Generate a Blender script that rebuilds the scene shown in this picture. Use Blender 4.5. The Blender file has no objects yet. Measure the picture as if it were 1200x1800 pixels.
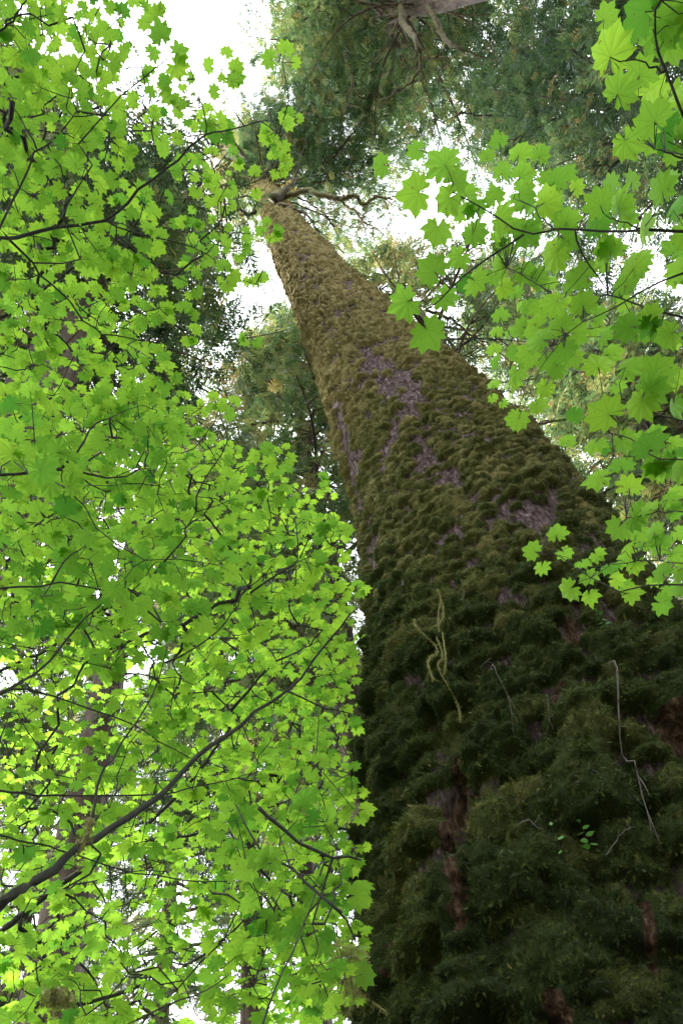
import bpy, math
import numpy as np

# ------------------------------------------------------------------ camera, world, sun, exposure
scn = bpy.context.scene
F = 1200.0                                   # focal length in pixels of the 1200 x 1800 photograph
CAM = np.array([0.0, 0.0, 1.6])
_u = np.array([400 - 600, 900 - 110, -F]); _u /= np.linalg.norm(_u)      # straight up, seen by the camera
_y = np.array([0, 0, -1.0]); _y = _y - _y.dot(_u) * _u; _y /= np.linalg.norm(_y)
ROT = np.array([np.cross(_y, _u), _y, _u])   # camera space -> world

cam_data = bpy.data.cameras.new('camera')
cam_data.sensor_fit = 'VERTICAL'; cam_data.sensor_height = 36.0; cam_data.lens = 24.0
cam_data.clip_start = 0.05; cam_data.clip_end = 2000.0
cam = bpy.data.objects.new('camera', cam_data)
from mathutils import Matrix, Vector
M4 = Matrix.Identity(4)
for i in range(3):
    for j in range(3):
        M4[i][j] = float(ROT[i, j])
    M4[i][3] = float(CAM[i])
cam.matrix_world = M4
scn.collection.objects.link(cam); scn.camera = cam

SUN_EL, SUN_AZ = 60.0, -60.0                 # azimuth from +Y towards +X, degrees
w = bpy.data.worlds.new('World'); scn.world = w; w.use_nodes = True
nt = w.node_tree; nt.nodes.clear()
sky = nt.nodes.new('ShaderNodeTexSky'); sky.sky_type = 'NISHITA'; sky.sun_disc = False
sky.sun_elevation = math.radians(SUN_EL); sky.sun_rotation = math.radians(SUN_AZ)
sky.air_density = 1.0; sky.dust_density = 2.0
tcw = nt.nodes.new('ShaderNodeTexCoord')
cn = nt.nodes.new('ShaderNodeTexNoise'); cn.inputs['Scale'].default_value = 2.2; cn.inputs['Detail'].default_value = 5
cr = nt.nodes.new('ShaderNodeValToRGB'); cr.color_ramp.elements[0].position = .25; cr.color_ramp.elements[1].position = .6
cr.color_ramp.elements[0].color = (.62, .62, .62, 1); cr.color_ramp.elements[1].color = (.95, .95, .95, 1)
mixw = nt.nodes.new('ShaderNodeMix'); mixw.data_type = 'RGBA'
mixw.inputs['B'].default_value = (8.6, 8.9, 9.6, 1)
bg = nt.nodes.new('ShaderNodeBackground'); bg.inputs['Strength'].default_value = 0.15
ow = nt.nodes.new('ShaderNodeOutputWorld')
nt.links.new(tcw.outputs['Generated'], cn.inputs['Vector']); nt.links.new(cn.outputs['Fac'], cr.inputs['Fac'])
nt.links.new(cr.outputs['Color'], mixw.inputs['Factor']); nt.links.new(sky.outputs['Color'], mixw.inputs['A'])
nt.links.new(mixw.outputs['Result'], bg.inputs['Color']); nt.links.new(bg.outputs['Background'], ow.inputs['Surface'])

sd = bpy.data.lights.new('sun', 'SUN'); sd.energy = 4.0; sd.angle = math.radians(5.0); sd.color = (1.0, .93, .80)
so = bpy.data.objects.new('sun', sd); scn.collection.objects.link(so)
_s = Vector((math.sin(math.radians(SUN_AZ)) * math.cos(math.radians(SUN_EL)),
             math.cos(math.radians(SUN_AZ)) * math.cos(math.radians(SUN_EL)), math.sin(math.radians(SUN_EL))))
so.rotation_euler = _s.to_track_quat('Z', 'Y').to_euler()

scn.view_settings.view_transform = 'Standard'; scn.view_settings.look = 'None'
scn.view_settings.exposure = 2.22; scn.view_settings.gamma = 1.0
scn.cycles.use_denoising = True
scn.cycles.denoiser = 'OPENIMAGEDENOISE'; scn.cycles.denoising_prefilter = 'ACCURATE'; scn.cycles.denoising_input_passes = 'RGB_ALBEDO_NORMAL'
scn.cycles.max_bounces = 10; scn.cycles.transmission_bounces = 8; scn.cycles.diffuse_bounces = 6
scn.cycles.caustics_reflective = False; scn.cycles.caustics_refractive = False
scn.cycles.sample_clamp_indirect = 6.0

rng = np.random.default_rng(7)
col = scn.collection

# ------------------------------------------------------------------ helpers
def ray(px, py):
    v = np.stack([np.asarray(px, float) - 600, 900 - np.asarray(py, float), np.full(np.shape(px), -F)], -1)
    v /= np.linalg.norm(v, axis=-1, keepdims=True)
    return v @ ROT.T

def P(px, py, d):
    return CAM + ray(px, py) * np.asarray(d, float)[..., None]

def at_height(px, py, h):
    r = ray(px, py); return CAM + r * ((h - CAM[2]) / r[2])

def project(p):
    q = (np.asarray(p) - CAM) @ ROT
    z = -q[..., 2]
    return 600 + F * q[..., 0] / z, 900 - F * q[..., 1] / z, z

def tag(o, label=None, cat=None, group=None, kind=None):
    if label: o['label'] = label
    if cat: o['category'] = cat
    if group: o['group'] = group
    if kind: o['kind'] = kind
    return o

def empty(name, loc, label, cat, group=None, kind=None):
    o = bpy.data.objects.new(name, None); o.location = [float(x) for x in loc]; col.objects.link(o)
    o.empty_display_size = .2
    return tag(o, label, cat, group, kind)

def build(name, V, Fc, mat, parent=None, smooth=False, attrs=None, uv=None, midx=None):
    """V (n,3), Fc (m,k) array or list of arrays of equal-width faces, in world space"""
    V = np.asarray(V, np.float32)
    if parent is not None:
        base = parent
        loc = np.zeros(3)
        while base is not None:
            loc += np.array(base.location); base = base.parent
        V = V - loc.astype(np.float32)
    Fl = Fc if isinstance(Fc, list) else [Fc]
    Fl = [np.asarray(f, np.int32) for f in Fl if len(f)]
    me = bpy.data.meshes.new(name)
    me.vertices.add(len(V)); me.vertices.foreach_set('co', V.ravel())
    loops = np.concatenate([f.ravel() for f in Fl])
    tot = np.concatenate([np.full(len(f), f.shape[1], np.int32) for f in Fl])
    start = np.concatenate([[0], np.cumsum(tot)[:-1]]).astype(np.int32)
    me.loops.add(len(loops)); me.loops.foreach_set('vertex_index', loops)
    me.polygons.add(len(tot)); me.polygons.foreach_set('loop_start', start); me.polygons.foreach_set('loop_total', tot)
    if midx is not None: me.polygons.foreach_set('material_index', np.asarray(midx, np.int32))
    if smooth: me.polygons.foreach_set('use_smooth', np.ones(len(tot), bool))
    for k, a in (attrs or {}).items():
        at = me.attributes.new(k, 'FLOAT', 'POINT'); at.data.foreach_set('value', np.asarray(a, np.float32))
    if uv is not None:
        u = me.uv_layers.new(name='UVMap'); u.data.foreach_set('uv', np.asarray(uv, np.float32)[loops].ravel())
    me.update(calc_edges=True)
    for m in (mat if isinstance(mat, (list, tuple)) else [mat]): me.materials.append(m)
    o = bpy.data.objects.new(name, me); col.objects.link(o); o.parent = parent
    return o

def smooth_line(pts, n):
    """Catmull-Rom through pts (k,d), n samples"""
    pts = np.asarray(pts, float)
    if len(pts) < 3: 
        t = np.linspace(0, 1, n)[:, None]; return pts[0] * (1 - t) + pts[-1] * t
    q = np.vstack([2 * pts[0] - pts[1], pts, 2 * pts[-1] - pts[-2]])
    t = np.linspace(0, len(pts) - 1 - 1e-9, n); i = t.astype(int); f = (t - i)[:, None]
    a, b, c, d = q[i], q[i + 1], q[i + 2], q[i + 3]
    return .5 * ((2 * b) + (c - a) * f + (2 * a - 5 * b + 4 * c - d) * f ** 2 + (3 * b - a - 3 * c + d) * f ** 3)

def tube(C, R, k=8, wob=0.0, r=None):
    """closed tube round centre line C (n,3), radii R (n)"""
    C = np.asarray(C, float); n = len(C); R = np.asarray(R, float)
    T = np.gradient(C, axis=0); T /= np.linalg.norm(T, axis=1, keepdims=True) + 1e-12
    ref = np.array([0.31, 0.57, 0.76]);
    if abs(T.mean(0).dot(ref)) > .9 * np.linalg.norm(T.mean(0)): ref = np.array([.8, -.5, .1])
    A = np.cross(T, ref); A /= np.linalg.norm(A, axis=1, keepdims=True); B = np.cross(T, A)
    ang = np.arange(k) * 2 * np.pi / k
    rr = R[:, None] * np.ones(k)
    if wob: rr = rr * (1 + wob * (r or rng).standard_normal((n, k)))
    V = C[:, None] + rr[..., None] * (np.cos(ang)[None, :, None] * A[:, None] + np.sin(ang)[None, :, None] * B[:, None])
    V = V.reshape(-1, 3)
    i = np.arange(n - 1)[:, None] * k; j = np.arange(k)[None]; j2 = (j + 1) % k
    Q = np.stack([i + j, i + j2, i + k + j2, i + k + j], -1).reshape(-1, 4)
    V = np.vstack([V, C[:1], C[-1:]])
    jj = np.arange(k); j2 = (jj + 1) % k
    T1 = np.stack([np.full(k, n * k), j2, jj], -1); T2 = np.stack([np.full(k, n * k + 1), (n - 1) * k + jj, (n - 1) * k + j2], -1)
    return V, Q, np.vstack([T1, T2])

class Acc:
    """collects pieces of ONE mesh"""
    def __init__(s): s.V = []; s.Q = []; s.T = []; s.n = 0; s.a = []; s.mq = []; s.mt = []
    def add(s, V, Q=None, T=None, a=0.0, m=0):
        s.V.append(V); s.a.append(np.broadcast_to(np.asarray(a, float), (len(V),)).copy())
        if Q is not None and len(Q): s.Q.append(np.asarray(Q) + s.n); s.mq.append(np.full(len(Q), m))
        if T is not None and len(T): s.T.append(np.asarray(T) + s.n); s.mt.append(np.full(len(T), m))
        s.n += len(V)
    def tube(s, C, R, k=6, a=0.0, m=0, wob=0.0): V, Q, T = tube(C, R, k, wob); s.add(V, Q, T, a, m)
    def build(s, name, mat, parent=None, smooth=True):
        Fl = ([np.vstack(s.Q)] if s.Q else []) + ([np.vstack(s.T)] if s.T else [])
        mi = np.concatenate(s.mq + s.mt)
        return build(name, np.vstack(s.V), Fl, mat, parent, smooth, {'tint': np.concatenate(s.a)}, midx=mi)

def prisms(A, B, ra, rb, k=4):
    """many straight tapered twigs at once"""
    T = B - A; L = np.linalg.norm(T, axis=1, keepdims=True) + 1e-9; T = T / L
    ref = np.where(np.abs(T[:, 2:3]) > .8, np.array([[1., 0, 0]]), np.array([[0, 0, 1.]]))
    X = np.cross(T, ref); X /= np.linalg.norm(X, axis=1, keepdims=True); Y = np.cross(T, X)
    ang = np.arange(k) * 2 * np.pi / k; c = np.cos(ang)[None, :, None]; s_ = np.sin(ang)[None, :, None]
    D = c * X[:, None] + s_ * Y[:, None]
    V = np.concatenate([A[:, None] + D * ra[:, None, None], B[:, None] + D * rb[:, None, None]], 1).reshape(-1, 3)
    j = np.arange(k); j2 = (j + 1) % k
    q = np.stack([j, j2, k + j2, k + j], -1)
    Q = (np.arange(len(A))[:, None, None] * 2 * k + q[None]).reshape(-1, 4)
    return V, Q

def scatter(Tv, Tf, O, X, Y, Z, S):
    """copies of template (Tv, Tf) at origins O with axes X, Y, Z and scales S -> merged vertices and faces"""
    S = np.asarray(S); S = S[:, None] if S.ndim == 1 else S
    V = O[:, None] + (Tv[None, :, 0, None] * X[:, None] + Tv[None, :, 1, None] * Y[:, None] + Tv[None, :, 2, None] * Z[:, None]) * S[:, None, :]
    Fv = (np.arange(len(O))[:, None, None] * len(Tv) + Tf[None]).reshape(-1, Tf.shape[1])
    return V.reshape(-1, 3), Fv

def frame(Nn, D):
    """orthonormal frames: Z = normal, Y = direction D made perpendicular"""
    Nn = Nn / np.linalg.norm(Nn, axis=1, keepdims=True)
    Y = D - (D * Nn).sum(1, keepdims=True) * Nn; Y /= np.linalg.norm(Y, axis=1, keepdims=True) + 1e-9
    return np.cross(Y, Nn), Y, Nn

_G = {}
def vnoise(x, y, seed, per=None):
    """2-D value noise, smooth, -1..1"""
    if seed not in _G: _G[seed] = np.random.default_rng(seed).uniform(-1, 1, (256, 256))
    g = _G[seed]
    xi = np.floor(x).astype(int); yi = np.floor(y).astype(int); fx = x - xi; fy = y - yi
    fx = fx * fx * (3 - 2 * fx); fy = fy * fy * (3 - 2 * fy)
    a = lambda i, j: g[(xi + i) % 256, (yi + j) % 256]
    return (a(0, 0) * (1 - fx) + a(1, 0) * fx) * (1 - fy) + (a(0, 1) * (1 - fx) + a(1, 1) * fx) * fy

def fbm(x, y, seed, o=4):
    s = 0; am = 1
    for i in range(o): s = s + am * vnoise(x * 2 ** i + 17 * i, y * 2 ** i + 31 * i, seed + i); am *= .5
    return s / 1.9

# ------------------------------------------------------------------ materials
def mat_new(name):
    m = bpy.data.materials.new(name); m.use_nodes = True; t = m.node_tree; t.nodes.clear()
    o = t.nodes.new('ShaderNodeOutputMaterial'); return m, t, o

def nd(t, typ, **kw):
    n = t.nodes.new(typ)
    for k, v in kw.items():
        if hasattr(n, k): setattr(n, k, v)
        else: n.inputs[k.replace('_', ' ')].default_value = v
    return n

def ramp(t, src, stops):
    r = t.nodes.new('ShaderNodeValToRGB'); e = r.color_ramp.elements
    while len(e) < len(stops): e.new(.5)
    for el, (p, c) in zip(e, stops): el.position = p; el.color = (*c, 1)
    t.links.new(src, r.inputs['Fac']); return r.outputs['Color']

def math_(t, op, a, b=None, c=None):
    n = t.nodes.new('ShaderNodeMath'); n.operation = op
    for i, x in enumerate((a, b, c)):
        if x is None: continue
        if isinstance(x, (int, float)): n.inputs[i].default_value = x
        else: t.links.new(x, n.inputs[i])
    return n.outputs[0]

def mixc(t, f, a, b):
    n = t.nodes.new('ShaderNodeMix'); n.data_type = 'RGBA'
    for k, x in (('Factor', f), ('A', a), ('B', b)):
        if isinstance(x, (int, float)): n.inputs[k].default_value = x
        elif isinstance(x, tuple): n.inputs[k].default_value = (*x, 1)
        else: t.links.new(x, n.inputs[k])
    return n.outputs['Result']

def leaf_material(name, trans, diff, veins=True, gloss=.05):
    """trans / diff: colour ramps over the leaf's own tint value (young pale leaf .. old deep green leaf)"""
    m, t, o = mat_new(name)
    at = nd(t, 'ShaderNodeAttribute', attribute_name='tint')
    ct = ramp(t, at.outputs['Fac'], trans); cd = ramp(t, at.outputs['Fac'], diff)
    if veins:
        uv = nd(t, 'ShaderNodeUVMap', uv_map='UVMap'); sp = t.nodes.new('ShaderNodeSeparateXYZ'); t.links.new(uv.outputs[0], sp.inputs[0])
        th = math_(t, 'ARCTAN2', sp.outputs[0], sp.outputs[1])
        ln = t.nodes.new('ShaderNodeVectorMath'); ln.operation = 'LENGTH'; t.links.new(uv.outputs[0], ln.inputs[0])
        pp = math_(t, 'PINGPONG', th, math.radians(19))
        dist = math_(t, 'MULTIPLY', math_(t, 'SINE', pp), ln.outputs['Value'])
        vein = t.nodes.new('ShaderNodeMapRange'); vein.interpolation_type = 'SMOOTHSTEP'
        vein.inputs['From Min'].default_value = .004; vein.inputs['From Max'].default_value = .022
        vein.inputs['To Min'].default_value = 1; vein.inputs['To Max'].default_value = 0
        t.links.new(dist, vein.inputs['Value'])
        # side veins: fine ripple running out from each main vein
        rp = math_(t, 'SINE', math_(t, 'MULTIPLY', math_(t, 'SUBTRACT', ln.outputs['Value'], math_(t, 'MULTIPLY', dist, 1.3)), 62.0))
        rp = math_(t, 'POWER', math_(t, 'ABSOLUTE', rp), 8.0)
        vf = math_(t, 'MAXIMUM', math_(t, 'MULTIPLY', vein.outputs[0], .42), math_(t, 'MULTIPLY', rp, .07))
        nz = nd(t, 'ShaderNodeTexNoise', Scale=5.0, Detail=4.0); t.links.new(uv.outputs[0], nz.inputs['Vector'])
        tc9 = nd(t, 'ShaderNodeTexCoord'); nz2 = nd(t, 'ShaderNodeTexNoise', Scale=70.0, Detail=2.0); t.links.new(tc9.outputs['Object'], nz2.inputs['Vector'])
        blot = math_(t, 'MULTIPLY', nz.outputs['Fac'], .35)
        ct = mixc(t, blot, ct, (.06, .20, .012)); ct = mixc(t, vf, ct, (.03, .10, .008)); ct = mixc(t, math_(t, 'MULTIPLY', math_(t, 'GREATER_THAN', nz2.outputs['Fac'], .70), .8), ct, (.10, .07, .02)); cd = mixc(t, math_(t, 'MULTIPLY', vf, .6), cd, (.10, .17, .04))
    tr = nd(t, 'ShaderNodeBsdfTranslucent'); t.links.new(ct, tr.inputs['Color'])
    df = nd(t, 'ShaderNodeBsdfDiffuse'); t.links.new(cd, df.inputs['Color'])
    ad = t.nodes.new('ShaderNodeAddShader'); t.links.new(tr.outputs[0], ad.inputs[0]); t.links.new(df.outputs[0], ad.inputs[1])
    gl = nd(t, 'ShaderNodeBsdfGlossy', Roughness=.55); gl.inputs['Color'].default_value = (.9, .95, 1, 1)
    fr = nd(t, 'ShaderNodeFresnel', IOR=1.35)
    mx = t.nodes.new('ShaderNodeMixShader'); t.links.new(math_(t, 'MULTIPLY', fr.outputs[0], gloss), mx.inputs[0])
    t.links.new(ad.outputs[0], mx.inputs[1]); t.links.new(gl.outputs[0], mx.inputs[2]); t.links.new(mx.outputs[0], o.inputs[0])
    return m

MAPLE = leaf_material('maple_leaf',
    [(0, (.29, .48, .040)), (.5, (.185, .355, .036)), (1, (.065, .21, .022))],
    [(0, (.10, .16, .02)), (.5, (.06, .115, .015)), (1, (.03, .075, .012))])
NEEDLE = leaf_material('conifer_needles',
    [(0, (.14, .10, .04)), (.2, (.15, .17, .05)), (.5, (.06, .10, .035)), (1, (.025, .045, .02))],
    [(0, (.11, .075, .045)), (.15, (.12, .13, .05)), (.45, (.048, .085, .032)), (.8, (.020, .042, .018)), (1, (.012, .024, .013))], veins=False, gloss=.1)
MOSSLEAF = leaf_material('moss_sprigs',
    [(0, (.05, .055, .010)), (.5, (.022, .036, .006)), (1, (.004, .010, .002))],
    [(0, (.19, .175, .05)), (.35, (.095, .112, .025)), (.65, (.052, .068, .017)), (1, (.018, .026, .007))], veins=False, gloss=.05)
LICHEN = leaf_material('hanging_lichen',
    [(0, (.05, .055, .015)), (1, (.02, .02, .01))], [(0, (.32, .31, .12)), (1, (.18, .17, .06))], veins=False, gloss=.03)

def wood(name, stops, scale=30, stretch=(1, 1, .15), bump=.4, rough=.85):
    m, t, o = mat_new(name)
    tc = nd(t, 'ShaderNodeTexCoord'); mp = t.nodes.new('ShaderNodeMapping'); mp.inputs['Scale'].default_value = stretch
    t.links.new(tc.outputs['Object'], mp.inputs[0])
    n1 = nd(t, 'ShaderNodeTexNoise', Scale=float(scale), Detail=6.0, Roughness=.65); t.links.new(mp.outputs[0], n1.inputs['Vector'])
    at = nd(t, 'ShaderNodeAttribute', attribute_name='tint')
    c = ramp(t, math_(t, 'ADD', n1.outputs['Fac'], at.outputs['Fac']), stops)
    b = nd(t, 'ShaderNodeBsdfPrincipled', Roughness=rough); t.links.new(c, b.inputs['Base Color'])
    bm = nd(t, 'ShaderNodeBump', Strength=bump, Distance=.01); t.links.new(n1.outputs['Fac'], bm.inputs['Height']); t.links.new(bm.outputs[0], b.inputs['Normal'])
    t.links.new(b.outputs[0], o.inputs[0]); return m

MAPLE_WOOD = wood('maple_bark', [(.2, (.006, .007, .004)), (.5, (.02, .021, .011)), (.7, (.05, .05, .028)), (1, (.09, .085, .035))], 60, (1, 1, .4))
CONIFER_WOOD = wood('conifer_bark', [(.25, (.02, .014, .009)), (.5, (.075, .052, .034)), (.75, (.19, .135, .095)), (1, (.12, .10, .04))], 9, (1, 1, .2), .8)
LIMB_WOOD = wood('mossy_limb', [(.3, (.018, .012, .008)), (.5, (.045, .034, .014)), (.64, (.10, .085, .018)), (1, (.13, .10, .03))], 7, (1, 1, 1), .8)
DEAD_WOOD = wood('dead_twig_wood', [(.3, (.05, .04, .03)), (.55, (.14, .12, .10)), (1, (.28, .25, .21))], 50)

def trunk_material():
    m, t, o = mat_new('mossy_trunk_bark')
    tc = nd(t, 'ShaderNodeTexCoord')
    ms = nd(t, 'ShaderNodeAttribute', attribute_name='moss'); ti = nd(t, 'ShaderNodeAttribute', attribute_name='tint'); rd = nd(t, 'ShaderNodeAttribute', attribute_name='rot')
    n1 = nd(t, 'ShaderNodeTexNoise', Scale=45.0, Detail=8.0, Roughness=.7); t.links.new(tc.outputs['Object'], n1.inputs['Vector'])
    mp = t.nodes.new('ShaderNodeMapping'); mp.inputs['Scale'].default_value = (1, 1, .35); t.links.new(tc.outputs['Object'], mp.inputs[0])
    n2 = nd(t, 'ShaderNodeTexNoise', Scale=34.0, Detail=9.0, Roughness=.72); t.links.new(mp.outputs[0], n2.inputs['Vector'])
    n3 = nd(t, 'ShaderNodeTexNoise', Scale=160.0, Detail=3.0, Roughness=.6); t.links.new(tc.outputs['Object'], n3.inputs['Vector'])
    bark = ramp(t, n2.outputs['Fac'], [(.34, (.02, .013, .011)), (.45, (.08, .053, .048)), (.55, (.155, .11, .105)), (.65, (.36, .28, .275))])
    red = ramp(t, n2.outputs['Fac'], [(.34, (.012, .007, .004)), (.5, (.075, .044, .024)), (.64, (.24, .15, .095))])
    low_dark = t.nodes.new('ShaderNodeMapRange'); low_dark.inputs['From Min'].default_value = .35; low_dark.inputs['From Max'].default_value = .65; low_dark.inputs['To Max'].default_value = .8; t.links.new(ti.outputs['Fac'], low_dark.inputs['Value'])
    bark = mixc(t, low_dark.outputs[0], bark, (.024, .018, .011))  # bark goes darker brown as the tint rises, mostly low on the trunk
    bark = mixc(t, rd.outputs['Fac'], bark, red)
    tv = math_(t, 'ADD', ti.outputs['Fac'], math_(t, 'MULTIPLY', math_(t, 'SUBTRACT', n3.outputs['Fac'], .5), .9))
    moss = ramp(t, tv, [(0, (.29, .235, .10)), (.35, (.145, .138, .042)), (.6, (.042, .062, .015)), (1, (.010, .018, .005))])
    f = math_(t, 'ADD', ms.outputs['Fac'], math_(t, 'MULTIPLY', math_(t, 'SUBTRACT', n1.outputs['Fac'], .5), .8))
    f2 = t.nodes.new('ShaderNodeMapRange'); f2.inputs['From Min'].default_value = .22; f2.inputs['From Max'].default_value = .40; t.links.new(f, f2.inputs['Value'])
    c = mixc(t, f2.outputs[0], bark, moss)
    b = nd(t, 'ShaderNodeBsdfPrincipled', Roughness=.95); t.links.new(c, b.inputs['Base Color'])
    b.inputs['Specular IOR Level'].default_value = .15
    bm = nd(t, 'ShaderNodeBump', Strength=1.0, Distance=.02)
    hh = math_(t, 'ADD', n1.outputs['Fac'], math_(t, 'MULTIPLY', n3.outputs['Fac'], .6))
    t.links.new(hh, bm.inputs['Height']); t.links.new(bm.outputs[0], b.inputs['Normal'])
    t.links.new(b.outputs[0], o.inputs[0]); return m
TRUNK = trunk_material()

def ground_material():
    m, t, o = mat_new('forest_floor')
    tc = nd(t, 'ShaderNodeTexCoord'); n = nd(t, 'ShaderNodeTexNoise', Scale=1.2, Detail=9.0, Roughness=.65); t.links.new(tc.outputs['Object'], n.inputs['Vector'])
    c = ramp(t, n.outputs['Fac'], [(.35, (.03, .022, .014)), (.5, (.05, .05, .018)), (.65, (.035, .065, .014))])
    b = nd(t, 'ShaderNodeBsdfPrincipled', Roughness=.95); t.links.new(c, b.inputs['Base Color'])
    bm = nd(t, 'ShaderNodeBump', Strength=.8, Distance=.05); t.links.new(n.outputs['Fac'], bm.inputs['Height']); t.links.new(bm.outputs[0], b.inputs['Normal'])
    t.links.new(b.outputs[0], o.inputs[0]); return m
GROUND = ground_material()

# ------------------------------------------------------------------ ground
gx = np.concatenate([np.linspace(-150, -40, 15)[:-1], np.linspace(-40, 40, 81), np.linspace(40, 150, 15)[1:]])
GX, GY = np.meshgrid(gx, gx, indexing='ij'); n = len(gx)
amp = np.clip(np.hypot(GX - 1, GY - 4) / 8, 0, 1)
GZ = .5 * fbm(GX / 9 + 50, GY / 9 + 50, 3, 3) * amp * (np.hypot(GX, GY) > 2)
I, J = np.meshgrid(np.arange(n - 1), np.arange(n - 1), indexing='ij')
build('ground', np.stack([GX, GY, GZ], -1).reshape(-1, 3), np.stack([I * n + J, (I + 1) * n + J, (I + 1) * n + J + 1, I * n + J + 1], -1).reshape(-1, 4), GROUND, smooth=True)['kind'] = 'structure'

# ------------------------------------------------------------------ the giant mossy tree
TH = np.array([-.3, 0, 1.0, 2.0, 3.0, 3.8, 4.7, 6.1, 7.1, 8.5, 10.5, 13.5, 16.0, 18.8, 23.2, 29.0, 33, 38, 45])
TX = np.array([.60, .60, .63, .66, .70, .81, .93, 1.08, 1.11, 1.10, 1.07, .96, .84, .64, .42, .31, .22, .05, -.2])
TY = np.array([3.98, 3.98, 3.98, 3.98, 3.95, 3.83, 3.77, 3.80, 3.85, 3.97, 4.13, 4.31, 4.40, 4.33, 4.26, 4.33, 4.33, 4.2, 4.1])
TR = np.array([1.75, 1.65, 1.42, 1.25, 1.16, 1.12, 1.08, 1.04, 1.015, .985, .935, .865, .795, .72, .595, .45, .32, .22, .04])
hs = np.linspace(-.3, 45, 900)
def sm(a, k=41):
    v = np.interp(hs, TH, a); p = np.pad(v, k // 2, mode='reflect', reflect_type='odd'); return np.convolve(p, np.hanning(k) / np.hanning(k).sum(), 'valid')
SX, SY, SR = sm(TX, 61), sm(TY, 61), sm(TR, 21)
def axis(h): return np.interp(h, hs, SX), np.interp(h, hs, SY), np.interp(h, hs, SR)

giant = empty('giant_conifer', (.62, 3.98, 0), 'giant old conifer with a thick moss-covered trunk rising up the middle of the view', 'tree')

H = [0.0]
while H[-1] < 43:
    h = H[-1]; d = math.hypot(3.0, h - 1.6); H.append(h + max(.010, min(.028, 1.0 * d * d / (3.0 * F))) if h < 27 else h + .05)
H = np.array(H)
# angle measured so that 0 faces the camera; dense in front
t_ = np.linspace(-1, 1, 621)[:-1]; TT = np.pi * (0.62 * t_ + 0.38 * t_ ** 3)
cx, cy, rr = axis(H)
th0 = math.atan2(-3.9, -.9)     # towards the camera
Hg, Tg = np.meshgrid(H, TT, indexing='ij')
S_ = Tg * rr[:, None]           # arc length
R_disp = np.zeros_like(Hg); moss = np.zeros_like(Hg); tint = np.zeros_like(Hg)

def trunk_at(px, py):
    """(angle, height) of the trunk surface behind a pixel"""
    r = ray(px, py)
    pp = CAM + r * np.arange(1.2, 60, .01)[:, None]; a_, b_, c_ = axis(pp[:, 2])
    k = np.argmax(np.hypot(pp[:, 0] - a_, pp[:, 1] - b_) < c_); p = pp[k]; a, b, c = a_[k], b_[k], c_[k]
    th = (math.atan2(p[1] - b, p[0] - a) - th0 + np.pi) % (2 * np.pi) - np.pi
    return th, p[2], p
# large shape: buttress ripples low down and slow swells
low = np.clip(1 - Hg / 9, 0, 1)
R_disp += .05 * low * np.sin(3.1 * Tg + .8 + .1 * Hg) + .045 * (1 - .6 * np.clip(Hg / 20, 0, 1)) * fbm(S_ / .7 + 9, Hg / 1.5 + 3, 11, 3)
rg = fbm(S_ / .30 + 60, Hg / 2.2 + 4, 51, 3); rl = np.clip(1 - (Hg - 2.6) / 2.5, 0, 1)
R_disp += rl * (.13 * np.sqrt(np.abs(rg) + .004) - .05)
# bark plates
bk = fbm(S_ / .07 + 5, Hg / .13 + 8, 21, 3)
R_disp += .024 * np.round(bk * 2.6) / 2.6 + .010 * fbm(S_ / .03, Hg / .04, 25, 2)
# where moss is sparse: patches seen in the photograph, as (pixel, reach in metres along and up, strength)
bare = (.05 + .42 * np.clip((Hg - 3.4) / 1.5, 0, 1)) * fbm(S_ / .13 + 40, Hg / .30 + 7, 31, 4) + .23 * np.clip((Hg - 3.6) / 1.5, 0, 1) - .05
hgt = np.clip((Hg - 6) / 6, 0, 1)
bare += .10 * hgt * (Hg < 20)
for px, py, ra, rh, st in [(650, 640, .35, .9, .35), (720, 690, .3, .6, .25), (600, 760, .14, .9, .6), (615, 850, .12, .7, .5), (650, 960, .12, .5, .5), (960, 900, .10, .2, .5), (950, 850, .35, .9, .10), (1050, 950, .25, .5, .12), (760, 700, .45, .9, .10),
                           (1010, 830, .12, .5, .5), (850, 640, .3, .5, .2), (800, 840, .1, .2, .5), (1000, 1110, .10, .12, .5), (1190, 1290, .22, .25, .5), (975, 1240, .06, .07, .6),
                           (745, 795, .06, .15, .5), (672, 790, .06, .15, .5), (1150, 1380, .08, .1, .4)]:
    a, h, _ = trunk_at(px, py); rad = np.interp(h, hs, SR)
    bare += st * np.exp(-((Tg - a) * rad / ra) ** 2 - ((Hg - h) / rh) ** 2)
# rotten reddish cracks low on the trunk
rot = np.zeros_like(Hg)
for pts, wd, dp in [([(815, 1340), (800, 1420), (790, 1500), (800, 1560)], .035, .07), ([(828, 1400), (822, 1480), (838, 1590), (835, 1640)], .030, .05),
                    ([(700, 1610), (695, 1700), (700, 1800)], .035, .06), ([(1125, 1600), (1135, 1640), (1150, 1700)], .022, .04), ([(985, 1225), (975, 1250)], .025, .02),
                    ([(1000, 1095), (1005, 1125)], .04, .015), ([(1180, 1260), (1199, 1310)], .09, .02), ([(1000, 1780), (1010, 1799)], .05, .03)]:
    pth = np.array([trunk_at(*p)[:2] for p in pts]); pth = pth[np.argsort(pth[:, 1])]
    ac = np.interp(Hg, pth[:, 1], pth[:, 0]) + .02 * fbm(Hg / .1, Hg * 0, 61, 3)
    inside = np.exp(-((Tg - ac) * rr[:, None] / wd) ** 2) * np.exp(-(np.clip(pth[0, 1] - Hg, 0, None) / .04) ** 2 - (np.clip(Hg - pth[-1, 1], 0, None) / .04) ** 2)
    R_disp -= dp * inside; rot = np.maximum(rot, np.clip(inside * 2.0 - .3 + .4 * bk, 0, 1)); bare += 2.2 * inside
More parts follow.
